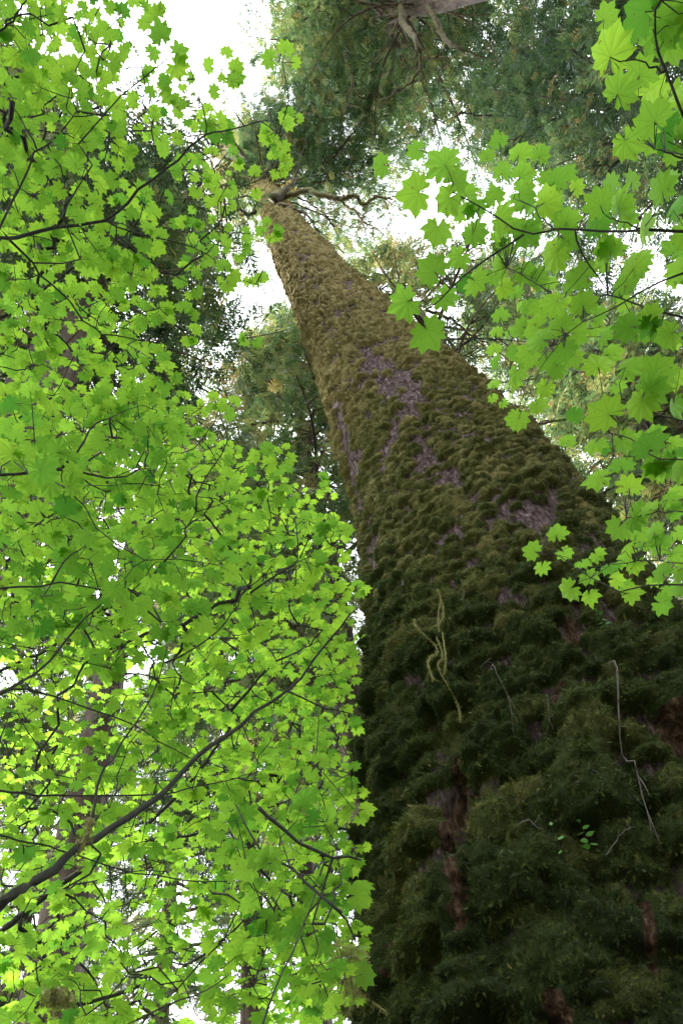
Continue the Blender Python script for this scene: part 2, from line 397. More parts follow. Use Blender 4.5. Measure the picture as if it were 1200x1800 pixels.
# moss cushions: domes with a rounded upper side and an undercut lower rim, larger towards the base
cr_ = np.random.default_rng(5)
tabs = []
for h0, h1, wd, dens in [(0, 2.6, .19, 1.25), (2.6, 3.6, .15, 1.3), (3.6, 4.6, .105, 1.3), (4.6, 6, .066, 1.15), (6, 8, .058, 1.1), (8, 12, .064, 1.05), (12, 18, .074, 1.0), (18, 30, .090, 1.05), (30, 42, .12, 1.0)]:
    rm = np.interp((h0 + h1) / 2, hs, SR); area = 2 * np.pi * rm * (h1 - h0)
    N = int(dens * area / (wd * wd * .8))
    tabs.append(np.stack([cr_.uniform(-np.pi, np.pi, N), cr_.uniform(h0, h1, N), wd * cr_.lognormal(0, .42, N).clip(.4, 2.0), cr_.uniform(0, 1, N)], 1))
tabs = np.vstack(tabs)
for a, h, wd, u in tabs:
    if abs(a) > 2.6: continue
    rad = np.interp(h, hs, SR)
    i0, i1 = np.searchsorted(H, (h - wd * .9, h + wd * 1.2)); j0, j1 = np.searchsorted(TT, (a - wd / rad, a + wd / rad))
    if i1 <= i0 or j1 <= j0: continue
    sl = (slice(i0, i1), slice(j0, j1))
    if bare[(i0 + i1) // 2, (j0 + j1) // 2] > .25 + .25 * u: continue
    x = (TT[j0:j1][None] - a) * rad / (wd * .72); y = (H[i0:i1][:, None] - h)
    nx_, ny_ = x * 1.3 + u * 90, y / wd * 2.6 + u * 50
    x = x + .55 * fbm(nx_, ny_, 77, 3); y = y + .30 * wd * fbm(nx_ + 40, ny_ + 9, 78, 3)
    y = y + .20 * wd * x * x                                # rim sags at its sides
    y = np.where(y < 0, y / (wd * .22), y / (wd * .62))
    q = np.clip(1 - x * x - y * y, 0, 1) ** .55
    hgt_ = q * wd * (.38 + .36 * u) * (1 + .35 * fbm(nx_ * 2, ny_ * 2, 79, 2))
    better = hgt_ > moss[sl]
    moss[sl] = np.where(better, hgt_, moss[sl]); tint[sl] = np.where(better & (q > .02), u, tint[sl])
mo = np.clip(moss / .018, 0, 1)
lump = fbm(S_ / .035, Hg / .035, 91, 3)
R_tot = R_disp + moss + .010 * mo * lump * (1 + 1.3 * np.clip(5 - Hg, 0, 1))
# small thin moss between the cushions
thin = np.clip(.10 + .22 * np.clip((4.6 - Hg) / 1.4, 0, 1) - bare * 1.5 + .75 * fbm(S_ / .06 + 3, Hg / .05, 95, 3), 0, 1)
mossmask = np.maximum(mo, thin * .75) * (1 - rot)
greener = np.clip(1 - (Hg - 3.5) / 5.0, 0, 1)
tintv = np.clip(.20 + .12 * np.clip((18 - Hg) / 10, 0, 1) + .36 * greener + (.26 + .14 * greener) * (tint - .5) + .06 * greener - .25 * np.clip(moss / .05, 0, 1) * (1 - greener * .6) + .15 * fbm(S_ / .8, Hg / .8, 97, 2), 0, 1)  # cushion tops paler than their edges: lit tops painted into the tint
RR = rr[:, None] + R_tot - .03 - .055 * np.clip((Hg - 5) / 7, 0, 1)
TX_ = cx[:, None] + RR * np.cos(Tg + th0); TY_ = cy[:, None] + RR * np.sin(Tg + th0)
VT = np.stack([TX_, TY_, Hg], -1)
nh, ntt = Hg.shape
I = np.arange(nh - 1)[:, None]; J = np.arange(ntt)[None]; J2 = (J + 1) % ntt
Qt = np.stack([I * ntt + J, I * ntt + J2, (I + 1) * ntt + J2, (I + 1) * ntt + J], -1).reshape(-1, 4)
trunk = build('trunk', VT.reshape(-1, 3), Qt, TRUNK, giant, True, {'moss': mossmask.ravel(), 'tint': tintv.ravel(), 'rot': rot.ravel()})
# surface normals for the sprigs
dU = np.gradient(VT, axis=0); dVv = np.gradient(VT, axis=1); NT = np.cross(dVv, dU); NT /= np.linalg.norm(NT, axis=-1, keepdims=True) + 1e-12
SMN = np.stack([np.cos(Tg + th0), np.sin(Tg + th0), 0 * Tg], -1)

# feathery moss sprigs on the cushions
def sprig_template(nl, seed):
    r = np.random.default_rng(seed); V = []; Fc = []
    def spine(t): return np.array([.06 * math.sin(3 * t), t, .25 * t - .45 * t * t])
    for i in range(nl):
        t = (i + .3) / nl; c = spine(t)
        for s in (-1, 1):
            L = .42 * (1 - .55 * t) * r.uniform(.8, 1.2); dirv = np.array([s * .8, .75, r.uniform(-.1, .35)]); dirv /= np.linalg.norm(dirv)
            side = np.array([-.5 * s, .8, .1]) * .085
            k = len(V); V += [c - side * .6, c + side, c + dirv * L]; Fc.append((k, k + 1, k + 2))
    k = len(V); V += [spine(0) + [-.03, 0, 0], spine(0) + [.03, 0, 0], spine(1.05)]; Fc.append((k, k + 1, k + 2))
    return np.array(V), np.array(Fc)

def moss_sprigs(n, hmin, hmax, size, nl, seed, wexp=0.0):
    r = np.random.default_rng(seed)
    ok = (Hg > hmin) & (Hg < hmax) & (np.abs(Tg) < 1.75)
    # weight by cell area
    dh = np.gradient(H)[:, None]; dt = np.gradient(TT)[None] * rr[:, None]
    wgt = ok * dh * dt * np.clip(mossmask, 0, 1) ** 1.5 * (1 / (1 + ((Hg - 1.6) / 3) ** 2)) ** wexp
    wgt = wgt * (.03 + np.clip(moss / .06, 0, 1) ** 1.5); p = (wgt / wgt.sum()).ravel()
    c = np.cumsum(p); idx = np.searchsorted(c, r.random(n)); idx = np.clip(idx, 0, len(p) - 1)
    O = VT.reshape(-1, 3)[idx] + r.normal(0, .004, (n, 3)); Nn = NT.reshape(-1, 3)[idx] * .6 + SMN.reshape(-1, 3)[idx] * .4
    Nn = Nn + r.normal(0, .35, (n, 3)); Nn /= np.linalg.norm(Nn, axis=1, keepdims=True)
    D = Nn * r.uniform(.5, 1.3, (n, 1)) + np.array([0, 0, -.25]) + r.normal(0, .4, (n, 3))
    D /= np.linalg.norm(D, axis=1, keepdims=True)
    Zn = np.cross(D, r.normal(0, 1, (n, 3))); X, Y, Z = frame(Zn, D)
    Tv, Tf = sprig_template(nl, seed)
    sz = size * r.lognormal(0, .3, n)
    V, Fc = scatter(Tv, Tf, O, X, Y, Z, sz)
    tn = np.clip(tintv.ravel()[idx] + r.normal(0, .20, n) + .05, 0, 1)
    return V, Fc, np.repeat(tn, len(Tv))
parts = [moss_sprigs(190000, .9, 5.0, .0155, 5, 41, .7), moss_sprigs(14000, .9, 3.6, .026, 7, 42, .6), moss_sprigs(45000, 4.0, 12.0, .018, 3, 43, .8)]
off = 0; V_ = []; F_ = []; A_ = []
for v, f, a in parts: V_.append(v); F_.append(f + off); A_.append(a); off += len(v)
build('moss', np.vstack(V_), np.vstack(F_), MOSSLEAF, giant, False, {'tint': np.concatenate(A_)})['kind'] = 'stuff'

# ------------------------------------------------------------------ conifer foliage
def spray_template(seed, nb=7):
    """a flat drooping spray: stem with side twigs, each a narrow needled blade"""
    r = np.random.default_rng(seed); V = []; Fc = []
    def c(t): return np.array([.05 * math.sin(4 * t + seed), t, -.28 * t * t])
    for i in range(nb):
        t = .08 + .92 * i / nb
        for s in (-1, 1):
            L = (.42 * (1 - t) ** .7 + .14) * r.uniform(.6, 1.3); a = r.uniform(.3, 1.1)
            d = np.array([s * math.cos(a) * 1.1, math.sin(a), r.uniform(-.30, .02)]); d /= np.linalg.norm(d)
            b = c(t); wv = np.array([-d[1], d[0], 0]) * .050 * s
            k = len(V); mid = b + d * L * .5
            V += [b - wv * .3, mid + wv, b + d * L + [0, 0, -.06], mid - wv]; Fc.append((k, k + 1, k + 2, k + 3))
    k = len(V); V += [c(0) + [-.012, 0, 0], c(0) + [.012, 0, 0], c(1.1) + [.01, 0, 0], c(1.1) + [-.01, 0, 0]]; Fc.append((k, k + 1, k + 2, k + 3))
    return np.array(V), np.array(Fc)
SPR = [spray_template(s) for s in (1, 2, 3)]

def limb_foliage(C, r, density, size, spread, droop=.35, tcenter=.55, start=.15):
    """sprays along and beside a limb centre line C -> O, D, N arrays"""
    L = np.linalg.norm(C[-1] - C[0]); size = size * .56; n = max(6, int(L * density * 3.6))
    t = start + (1 - start) * r.random(n) ** .8
    k = t * (len(C) - 1); i = np.clip(k.astype(int), 0, len(C) - 2); f = (k - i)[:, None]
    O = C[i] * (1 - f) + C[i + 1] * f
    T = C[i + 1] - C[i]; T /= np.linalg.norm(T, axis=1, keepdims=True)
    side = np.cross(T, [0, 0, 1]); side /= np.linalg.norm(side, axis=1, keepdims=True) + 1e-9
    s = r.choice([-1, 1], n)[:, None]; off_ = np.abs(r.normal(0, 1, (n, 1))) * spread * (1 - .55 * t[:, None])
    O = O + side * s * off_ + T * off_ * .5 - np.array([0, 0, 1]) * off_ * droop
    D = T * r.uniform(.3, 1, (n, 1)) + side * s * r.uniform(.3, 1.1, (n, 1)) + np.array([0, 0, -droop]) + r.normal(0, .2, (n, 3))
    N = np.array([0, 0, 1.]) + r.normal(0, .42, (n, 3))
    S = size * r.lognormal(0, .28, n) * (1.1 - .4 * t)
    tn = np.clip(tcenter + r.normal(0, .16, n) + r.normal(0, .10), 0, 1); tn[r.random(n) < .05] = .05
    return O, D, N, S, tn

def foliage_into(acc, O, D, N, S, tn, r, m=0):
    X, Y, Z = frame(N, D); which = r.integers(0, 3, len(O))
    for q in range(3):
        w_ = which == q
        if w_.any():
            V, Q = scatter(SPR[q][0], SPR[q][1], O[w_], X[w_], Y[w_], Z[w_], S[w_]); acc.add(V, Q, None, np.repeat(tn[w_], len(SPR[q][0])), m)

def conifer_meshes(height, crown0, radius, r0, seed, nl=70, density=11, size=.55, tc=.55, lean=(0, 0)):
    """one kind of conifer about its own base: returns trunk data and crown Acc (0 needles, 1 wood)"""
    r = np.random.default_rng(seed)
    n = 40; z = np.linspace(-.3, height, n); wob = np.cumsum(r.normal(0, .03, (n, 2)), 0) * (z / height)[:, None]
    C = np.stack([wob[:, 0] + lean[0] * z / height, wob[:, 1] + lean[1] * z / height, z], -1)
    R = r0 * ((1 - z.clip(0) / height) ** .8 * .93 + .02) * (1 + .5 * np.exp(-z.clip(0) / 1.0)); acc = Acc()
    tr = tube(C, R, 20, .03, r)
    for i in range(nl):
        u = (i + r.random()) / nl; h = crown0 + (height - crown0) * u ** .92
        a = i * 2.4 + r.normal(0, .4); L = radius * ((1 - u) ** .65 * .95 + .08) * r.uniform(.65, 1.15) * (.55 + .45 * min(1, u * 5 + .2))
        c0 = np.array([np.interp(h, z, C[:, k]) for k in range(3)]); t = np.linspace(0, 1, 9)[:, None]
        ca, sa = math.cos(a), math.sin(a); d = np.array([ca, sa, 0]); sd_ = np.array([-sa, ca, 0])
        k1, k2 = r.normal(0, .12, 2)
        up = r.uniform(.0, .35) * (u * 1.4); B = c0 + d * L * t + sd_ * L * (k1 * np.sin(t * 3) + k2 * t * t) + np.array([0, 0, 1]) * L * (up * t - .42 * t * t)
        acc.tube(B, (.012 + .013 * L) * (1 - t[:, 0] * .85), 5, r.uniform(-.1, .25), 1)
        for q in range(5):                                     # secondary limbs
            tt = r.uniform(.2, .8); k = int(tt * 8); e = B[k] + (d * .8 + sd_ * r.choice([-1, 1]) * .8) * L * .28 * (1.1 - tt) + [0, 0, -.08 * L]
            acc.tube(np.array([B[k], (B[k] + e) / 2 + r.normal(0, .05, 3), e]), np.array([.010, .008, .004]) * (1 + L * .4), 4, 0, 1)
        foliage_into(acc, *limb_foliage(B, r, density, size, .26 * L ** .8 + .1, .35, tc), r)
    for i in range(max(4, nl // 6)):                          # bare dead stubs under the crown
        h = crown0 * r.uniform(.45, 1.0); a = r.uniform(0, 6.28); L = r.uniform(.4, 1.6)
        c0 = np.array([np.interp(h, z, C[:, k]) for k in range(3)]); t = np.linspace(0, 1, 6)[:, None]
        B = c0 + np.array([math.cos(a), math.sin(a), 0]) * L * t + r.normal(0, .05, (6, 3)) * t - np.array([0, 0, .3]) * L * t * t
        acc.tube(B, .03 * (1 - .8 * t[:, 0]), 5, .2, 1)
    return tr, acc

def make_conifer(xy, label, group=None, **kw):
    tr, acc = conifer_meshes(**kw)
    o = empty('conifer_tree', (0, 0, 0), label, 'tree', group)
    m = Acc(); m.add(*tr, a=0.0); m.build('trunk', CONIFER_WOOD, o); c = acc.build('crown', [NEEDLE, CONIFER_WOOD], o, smooth=False)
    o.location = (float(xy[0]), float(xy[1]), 0); return o

def copy_tree(src, xy, rz, sc, label):
    c = src.copy(); col.objects.link(c); c.location = (float(xy[0]), float(xy[1]), 0); c.rotation_euler = (0, 0, rz); c.scale = (sc, sc, sc); c['label'] = label
    for ch in src.children:
        k = ch.copy(); col.objects.link(k); k.parent = c
    return c
#@@TREES
GRP = 'conifers standing round the giant mossy tree'
Axy = at_height(750, 0, 30); Bxy = at_height(1075, 190, 24); Cxy = at_height(752, 575, 18); Dxy = at_height(520, 760, 17.5); Exy = at_height(125, 590, 13); Fxy = at_height(10, 170, 25)
tA = make_conifer(Axy, 'tall pale-trunked conifer with crooked mossy limbs at the top edge of the view', GRP, height=52, crown0=30.0, radius=6.6, r0=.62, seed=101, nl=115, density=14, size=.70, tc=.6)
tB = make_conifer(Bxy, 'dark shaded conifer behind the big maple leaves in the upper right corner', GRP, height=36, crown0=13, radius=5.6, r0=.42, seed=102, nl=105, density=12, size=.62, tc=.75)
tC = make_conifer(Cxy, 'slim conifer whose trunk top shows just right of the giant trunk behind two maple leaves', GRP, height=25, crown0=14.5, radius=3.4, r0=.42, seed=103, nl=42, density=9, size=.5, tc=.35)
tD = make_conifer(Dxy, 'dense green conifer crown just left of the giant trunk at mid height', GRP, height=27, crown0=8, radius=4.0, r0=.36, seed=104, nl=110, density=14, size=.50, tc=.48)
tE = make_conifer(Exy, 'conifer with broad dark brown trunk behind the upper left maple leaves', GRP, height=27, crown0=13, radius=3.7, r0=.62, seed=105, nl=85, density=12, size=.6, tc=.7)
tF = copy_tree(tD, Fxy, 2.1, 1.05, 'conifer crown showing between maple leaves in the top left corner')
BACK = [  # pixel, height of that point, source, turn, scale, label
    ((1130, 760), 19, tD, 1.0, 1.0, 'light green conifer right of the giant trunk behind the maple leaves'),
    ((1000, 640), 22, tD, 4.0, 1.2, 'fine green conifer crown just above the right edge of the giant trunk'),
    ((290, 1600), 14, tD, .7, 1.1, 'distant conifer seen against bright sky at lower left'),
    ((80, 1500), 13, tD, 3.3, .85, 'distant conifer behind the thick arching maple branch at the left edge'),
    ((545, 1640), 9, tE, 2.2, .7, 'conifer with brown trunk beside the giant trunk low down'),
    ((200, 1150), 12, tC, 2.2, 1.1, 'conifer behind the mid left maple canopy'),
    ((430, 1250), 16, tB, 5.2, .9, 'conifer with brown limbs behind the maples left of the giant trunk'),
    ((20, 980), 18, tD, 1.2, 1.0, 'conifer at the left edge behind the maple canopy'),
]
for (px, py), h, src, rz, sc, lab in BACK:
    copy_tree(src, at_height(px, py, h), rz, sc, lab)
REAR_SHADE = [((-6, -9), tB, 0, 1), ((2, -13), tE, 1, .9), ((9, -3), tB, 2, .9), ((13, 5), tE, 4, .8), ((12, 12), tD, 5, 1.1), ((-13, -3), tE, 2, .9), ((-11, -12), tA, 2, .7)]  # unseen trees added to cut the low sky light on the trunk
for xy, src, rz, sc in REAR_SHADE:
    copy_tree(src, xy, rz, sc, 'conifer of the surrounding forest added behind the viewpoint for shade')
for xy, rz, sc in [((-4.5, -4.5), 1, .45), ((0, -6), 2, .5), ((4.5, -4), 3, .45), ((7.5, -.5), 4, .5), ((7.5, 3.0), 5, .5), ((3, -9), .5, .6), ((6.5, -7), 1.5, .6)]:  # unseen low-crowned copies added to shade the foot of the trunk
    copy_tree(tD, xy, rz, sc, 'young conifer of the understorey added behind the viewpoint for shade')
#@@GIANTCROWN
# ------------------------------------------------------------------ giant tree: limbs and crown
r = np.random.default_rng(55)
def giant_limb(pts, rad, fol=0, size=.45, spread=.5, tc=.45, k=9, tintw=.0, start=.25, tree=None, name='branch'):
    """pts: (px, py, height) of points on the limb"""
    dh_ = 4.0 if (fol >= 14 and tree is None) else 0.0
    sag = 0.0 if (dh_ or len(pts) < 5) else (3.2 if tree is not None else 1.6)
    C = np.array([at_height(a, b, c + dh_ - sag * min(1, i_ / 3)) for i_, (a, b, c) in enumerate(pts)]); C = smooth_line(C, max(10, 5 * len(pts)))
    C[1:] += r.normal(0, .018, (len(C) - 1, 3)); rad = np.array(rad) * (.5 if tree is not None else .5 if dh_ else .7)
    a = Acc(); a.tube(C, np.interp(np.linspace(0, 1, len(C)), np.linspace(0, 1, len(rad)), rad), k, tintw, 0, .06)
    for q in range(int(len(C) * .5)):                         # crooked side twigs
        i = r.integers(len(C) // 3, len(C) - 1); L = r.uniform(.25, 1.0); e = C[i] + (C[i] - C[i - 1]) / np.linalg.norm(C[i] - C[i - 1]) * L * .6 + r.normal(0, .35, 3) * L
        a.tube(np.array([C[i], (C[i] + e) / 2 + r.normal(0, .06, 3), e]), [.022, .014, .005], 5, tintw, 0)
    o = a.build(name, LIMB_WOOD, tree or giant)
    if fol:
        f = Acc(); foliage_into(f, *limb_foliage(C, r, fol, size, spread, .35, tc, start=start), r)
        f.build('foliage', NEEDLE, o, smooth=False)
    return o
giant_limb([(478, 352, 24), (492, 345, 24.3), (505, 330, 24.8), (521, 309, 25.6)], [.22, .20, .17, .10], 0)
giant_limb([(482, 340, 25), (505, 345, 25), (540, 334, 25), (572, 345, 24.9), (600, 350, 24.6), (622, 345, 24.6), (640, 358, 24.4), (662, 345, 24.4), (690, 350, 24)], [.13, .13, .12, .11, .10, .09, .07, .03], 0, tintw=.15)
giant_limb([(600, 350, 24.6), (610, 366, 24.3), (625, 372, 24.1), (640, 392, 24), (662, 402, 23.8)], [.08, .07, .05, .02], 0, tintw=.2)
giant_limb([(505, 346, 25), (525, 330, 25.3), (560, 322, 25.6), (590, 314, 26)], [.09, .08, .06, .03], 14, .5, .6, .5)
giant_limb([(505, 345, 25), (530, 350, 25), (560, 368, 24.6), (580, 390, 24.3), (595, 415, 24), (612, 440, 24)], [.07, .06, .05, .02], 14, .45, .6, .3)
giant_limb([(490, 358, 23.5), (520, 368, 23.3), (545, 385, 23), (560, 410, 23), (580, 440, 22.6)], [.06, .05, .035, .015], 6, .4, .5, .35)
giant_limb([(500, 372, 22.5), (530, 374, 22.5)], [.06, .04], 0)
giant_limb([(510, 400, 21), (530, 398, 21), (540, 402, 21)], [.05, .07, .03], 0)
giant_limb([(475, 320, 27), (490, 280, 28), (505, 240, 29), (515, 200, 30)], [.12, .10, .07, .03], 34, .5, .9, .6)
giant_limb([(520, 310, 25.6), (528, 290, 26.3), (534, 262, 27), (540, 235, 28)], [.07, .06, .05, .02], 34, .5, .9, .6)
giant_limb([(462, 300, 29), (478, 265, 30), (500, 225, 31), (540, 170, 32)], [.12, .10, .07, .03], 34, .5, 1.0, .7)
giant_limb([(470, 310, 28), (520, 290, 28), (580, 270, 28), (640, 260, 28)], [.11, .10, .06, .03], 30, .55, 1.1, .65)
giant_limb([(474, 315, 27), (530, 315, 27), (600, 300, 26.6), (660, 305, 26)], [.10, .08, .05, .02], 28, .5, 1.0, .6)
giant_limb([(446, 318, 28), (420, 312, 28), (395, 306, 28), (360, 310, 27.6)], [.12, .11, .08, .03], 4, .45, .6, .15, tintw=.2)
giant_limb([(458, 300, 29), (455, 270, 30), (450, 235, 31), (445, 200, 32)], [.16, .13, .09, .04], 30, .5, .7, .35, start=.0)
giant_limb([(455, 300, 29), (440, 265, 30), (432, 240, 31), (440, 215, 31)], [.10, .09, .06, .02], 16, .45, .6, .2)
giant_limb([(468, 305, 28.5), (500, 262, 29), (555, 215, 29.6), (600, 180, 30)], [.11, .09, .06, .02], 34, .5, 1.1, .6)
giant_limb([(480, 330, 26), (560, 300, 26), (620, 235, 26.4), (650, 200, 27)], [.10, .09, .06, .02], 30, .5, 1.1, .65)
giant_limb([(485, 345, 25), (560, 375, 24.6), (620, 400, 24.2), (690, 400, 24)], [.08, .07, .05, .02], 28, .45, 1.0, .4)
giant_limb([(490, 370, 23), (560, 420, 22.6), (620, 450, 22.4)], [.07, .06, .03], 20, .42, .8, .4)
giant_limb([(480, 325, 27), (560, 320, 27), (650, 330, 27), (735, 345, 26.6)], [.09, .08, .06, .02], 22, .45, 1.0, .5)
giant_limb([(480, 320, 27.5), (570, 270, 28), (660, 255, 28), (740, 250, 28)], [.09, .08, .06, .02], 22, .45, 1.0, .6)
giant_limb([(450, 345, 26), (410, 350, 26), (380, 380, 25.6), (350, 400, 25.4)], [.08, .07, .05, .02], 16, .42, .7, .3)
giant_limb([(446, 310, 28.5), (400, 335, 28), (350, 330, 27.6), (310, 345, 27.4)], [.08, .07, .05, .02], 14, .42, .7, .35)
giant_limb([(448, 330, 27), (425, 325, 27), (395, 325, 27), (370, 345, 26.6), (350, 355, 26)], [.10, .09, .06, .03], 10, .42, .6, .15, tintw=.2)
giant_limb([(452, 372, 24), (435, 378, 24), (420, 368, 24), (400, 380, 23.8)], [.09, .08, .05, .02], 6, .4, .5, .2)
giant_limb([(446, 300, 29), (400, 280, 29.5), (340, 255, 30), (285, 230, 30)], [.11, .10, .07, .03], 9, .5, .7, .15, tintw=.2)
giant_limb([(444, 290, 30), (410, 250, 30.5), (390, 215, 31), (370, 185, 31)], [.10, .08, .05, .02], 9, .45, .6, .2)
for i in range(44):                                           # the upper crown
    h = 31 + 13 * (i / 44) ** .9; ax, ay, ar = axis(h); a = i * 2.4; L = 3.4 * (1 - (h - 29) / 17) * r.uniform(.6, 1.1)
    t = np.linspace(0, 1, 8)[:, None]; B = np.array([ax, ay, h]) + np.array([math.cos(a), math.sin(a), 0]) * L * t + np.array([0, 0, 1]) * L * (.25 * t - .4 * t * t) + r.normal(0, .04, (8, 3)) * t
    ac_ = Acc(); ac_.tube(B, (.015 + .011 * L) * (1 - .85 * t[:, 0]), 6, .1, 0, .1); o = ac_.build('branch', LIMB_WOOD, giant)
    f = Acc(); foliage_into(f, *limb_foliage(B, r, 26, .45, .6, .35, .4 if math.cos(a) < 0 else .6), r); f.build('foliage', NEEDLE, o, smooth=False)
for pts, rad, fol in [
    ([(703, 12, 30), (707, 40, 29.6), (718, 52, 29.3), (732, 75, 29), (738, 100, 28.8), (736, 122, 28.6), (722, 145, 28.5), (695, 160, 28.4), (672, 186, 28.2)], [.19, .20, .17, .13, .10, .09, .08, .06, .04], 0),
    ([(752, 10, 29), (766, 38, 28.7), (780, 66, 28.5), (800, 82, 28.4), (845, 100, 28.2)], [.18, .18, .14, .08, .04], 0),
    ([(604, 68, 34), (606, 95, 33.5), (614, 120, 33.2), (619, 150, 33), (610, 172, 32.8), (608, 192, 32.6)], [.17, .16, .13, .11, .08, .04], 0),
    ([(619, 150, 33), (634, 138, 33), (642, 118, 33)], [.08, .07, .03], 0), ([(619, 165, 32.8), (640, 172, 32.6), (672, 170, 32.4), (698, 150, 32)], [.06, .05, .04, .02], 4),
    ([(738, 100, 28.8), (760, 104, 28.6), (775, 98, 28.6), (790, 118, 28.5)], [.07, .06, .05, .02], 3),
    ([(736, 130, 28.6), (748, 160, 28.4), (762, 200, 28.2), (760, 240, 28)], [.06, .05, .04, .02], 5)]:
    giant_limb([(a_, b_, c_ - 1.0) for a_, b_, c_ in pts], rad, fol, .45, .5, .3, tintw=.06, tree=tA)
for pts in [[(1085, 120, 24), (1050, 165, 24), (1000, 195, 24), (930, 232, 24), (880, 255, 24)], [(1060, 150, 24), (1000, 178, 24.4), (930, 200, 24.6), (850, 202, 25), (790, 196, 25)],
            [(1070, 130, 25), (1010, 120, 25.5), (950, 140, 26), (890, 160, 26.4)]]:
    giant_limb(pts, [.10, .09, .06, .04, .02], 8, .5, .8, .7, tintw=-.15, tree=tB)
for pts in [[(745, 520, 19), (760, 500, 19), (790, 490, 19), (830, 480, 18.6)], [(745, 530, 18.8), (775, 520, 18.8), (805, 505, 18.6), (850, 520, 18.4)], [(748, 545, 18.5), (790, 560, 18.3), (830, 590, 18), (870, 610, 17.8)],
            [(742, 505, 19.5), (735, 470, 20), (722, 440, 20.5), (700, 428, 21)], [(752, 560, 18), (790, 600, 17.5), (815, 627, 17), (850, 628, 17)], [(738, 520, 19.4), (720, 500, 19.8), (700, 480, 20)]]:
    giant_limb(pts, [.09, .08, .05, .02], 5, .35, .4, .3, tintw=.05, tree=tC)
#@@MAPLES
# ------------------------------------------------------------------ vine maples
LOBES = np.radians([0, 38, 76, 114, 150]); LOBR = [1.0, .97, .90, .76, .56]
def leaf_template(detail, seed=0):
    """palmate leaf of nine pointed lobes; leaf stalk joins at the origin, main tip along +Y"""
    r = np.random.default_rng(seed); out = []
    angs = [(-LOBES[i], LOBR[i]) for i in range(4, 0, -1)] + [(0, 1.0)] + [(LOBES[i], LOBR[i]) for i in range(1, 5)]
    half = math.radians(19); sn = r.uniform(.64, .79)
    for i, (a, R) in enumerate(angs):
        R = R * r.uniform(.88, 1.06); a = a + r.normal(0, .045)
        lo = .60 * R if i else .30
        def pt(rad, an): return (rad * math.sin(an), rad * math.cos(an))
        if i == 0: out.append(pt(.20, a - half * .7))
        if detail:
            out += [pt(.78 * R, a - half * .70), pt(.84 * R, a - half * .56), pt(.86 * R, a - half * .34), pt(R * 1.0, a), pt(.86 * R, a + half * .34), pt(.84 * R, a + half * .56), pt(.78 * R, a + half * .70)]
        else:
            out += [pt(.82 * R, a - half * .55), pt(R * 1.02, a), pt(.82 * R, a + half * .55)]
        if i < 8:
            R2 = angs[i + 1][1]; out.append(pt(sn * min(R, R2) + .03, a + half))
        else: out.append(pt(.20, a + half * .7))
    o = np.array(out); n = len(o)
    rad = np.hypot(o[:, 0], o[:, 1]); an = np.arctan2(o[:, 0], o[:, 1])
    pp = np.abs(((an + half) % (2 * half)) - half) / half          # 0 on a vein, 1 between lobes
    def zz(rd, p): return -.18 * rd * rd + .035 * p * rd
    rim = np.column_stack([o, zz(rad, pp)])
    if not detail:
        V = np.vstack([[0, 0, 0], rim]); Fc = np.array([(0, i + 1, i + 2) for i in range(n - 1)])
        return V, Fc
    mid = np.column_stack([o * .55, zz(rad * .55, pp)])
    V = np.vstack([[0, 0, 0], mid, rim]); Fc = [(0, i + 1, i + 2) for i in range(n - 1)]
    for i in range(n - 1): Fc += [(1 + i, 1 + n + i, 2 + n + i), (1 + i, 2 + n + i, 2 + i)]
    return V, np.array(Fc)[:, ::-1].copy()
LT = {(d, s): leaf_template(d, s) for d in (0, 1) for s in range(10)}

class Leaves:
    def __init__(s): s.O = []; s.D = []; s.N = []; s.S = []; s.t = []
    def add(s, O, D, N, S, t): s.O.append(O); s.D.append(D); s.N.append(N); s.S.append(S); s.t.append(t)
    def build(s, name, parent, detail, r):
        O = np.array(s.O); D = np.array(s.D); N = np.array(s.N); S = np.array(s.S); tn = np.array(s.t)
        X, Y, Z = frame(N, D); wh = r.integers(0, 10, len(O)); V = []; Fc = []; U = []; A = []; off = 0
        curl = r.uniform(.2, 2.6, len(O))
        for q in range(10):
            w_ = np.where(wh == q)[0]
            if not len(w_): continue
            Tv, Tf = LT[(detail, q)]
            v, f = scatter(Tv, Tf, O[w_], X[w_] * r.uniform(.9, 1.1, (len(w_), 1)), Y[w_], Z[w_] * curl[w_, None], S[w_])
            V.append(v); Fc.append(f + off); off += len(v); U.append(np.tile(Tv[:, :2], (len(w_), 1))); A.append(np.repeat(tn[w_], len(Tv)))
        return build(name, np.vstack(V), np.vstack(Fc), MAPLE, parent, True, {'tint': np.concatenate(A)}, uv=np.vstack(U))

def leaf_normal(c, r, jit):
    """leaves lie near level, the lower ones hang a little towards the light at the camera side"""
    v = CAM - c; v = v / np.linalg.norm(v); el = -v[2]
    hz = np.array([v[0], v[1], 0.]); 
    N = np.array([0, 0, 1.0]) - hz * .55 * (1 - el) + r.normal(0, jit, 3)
    return N / np.linalg.norm(N)

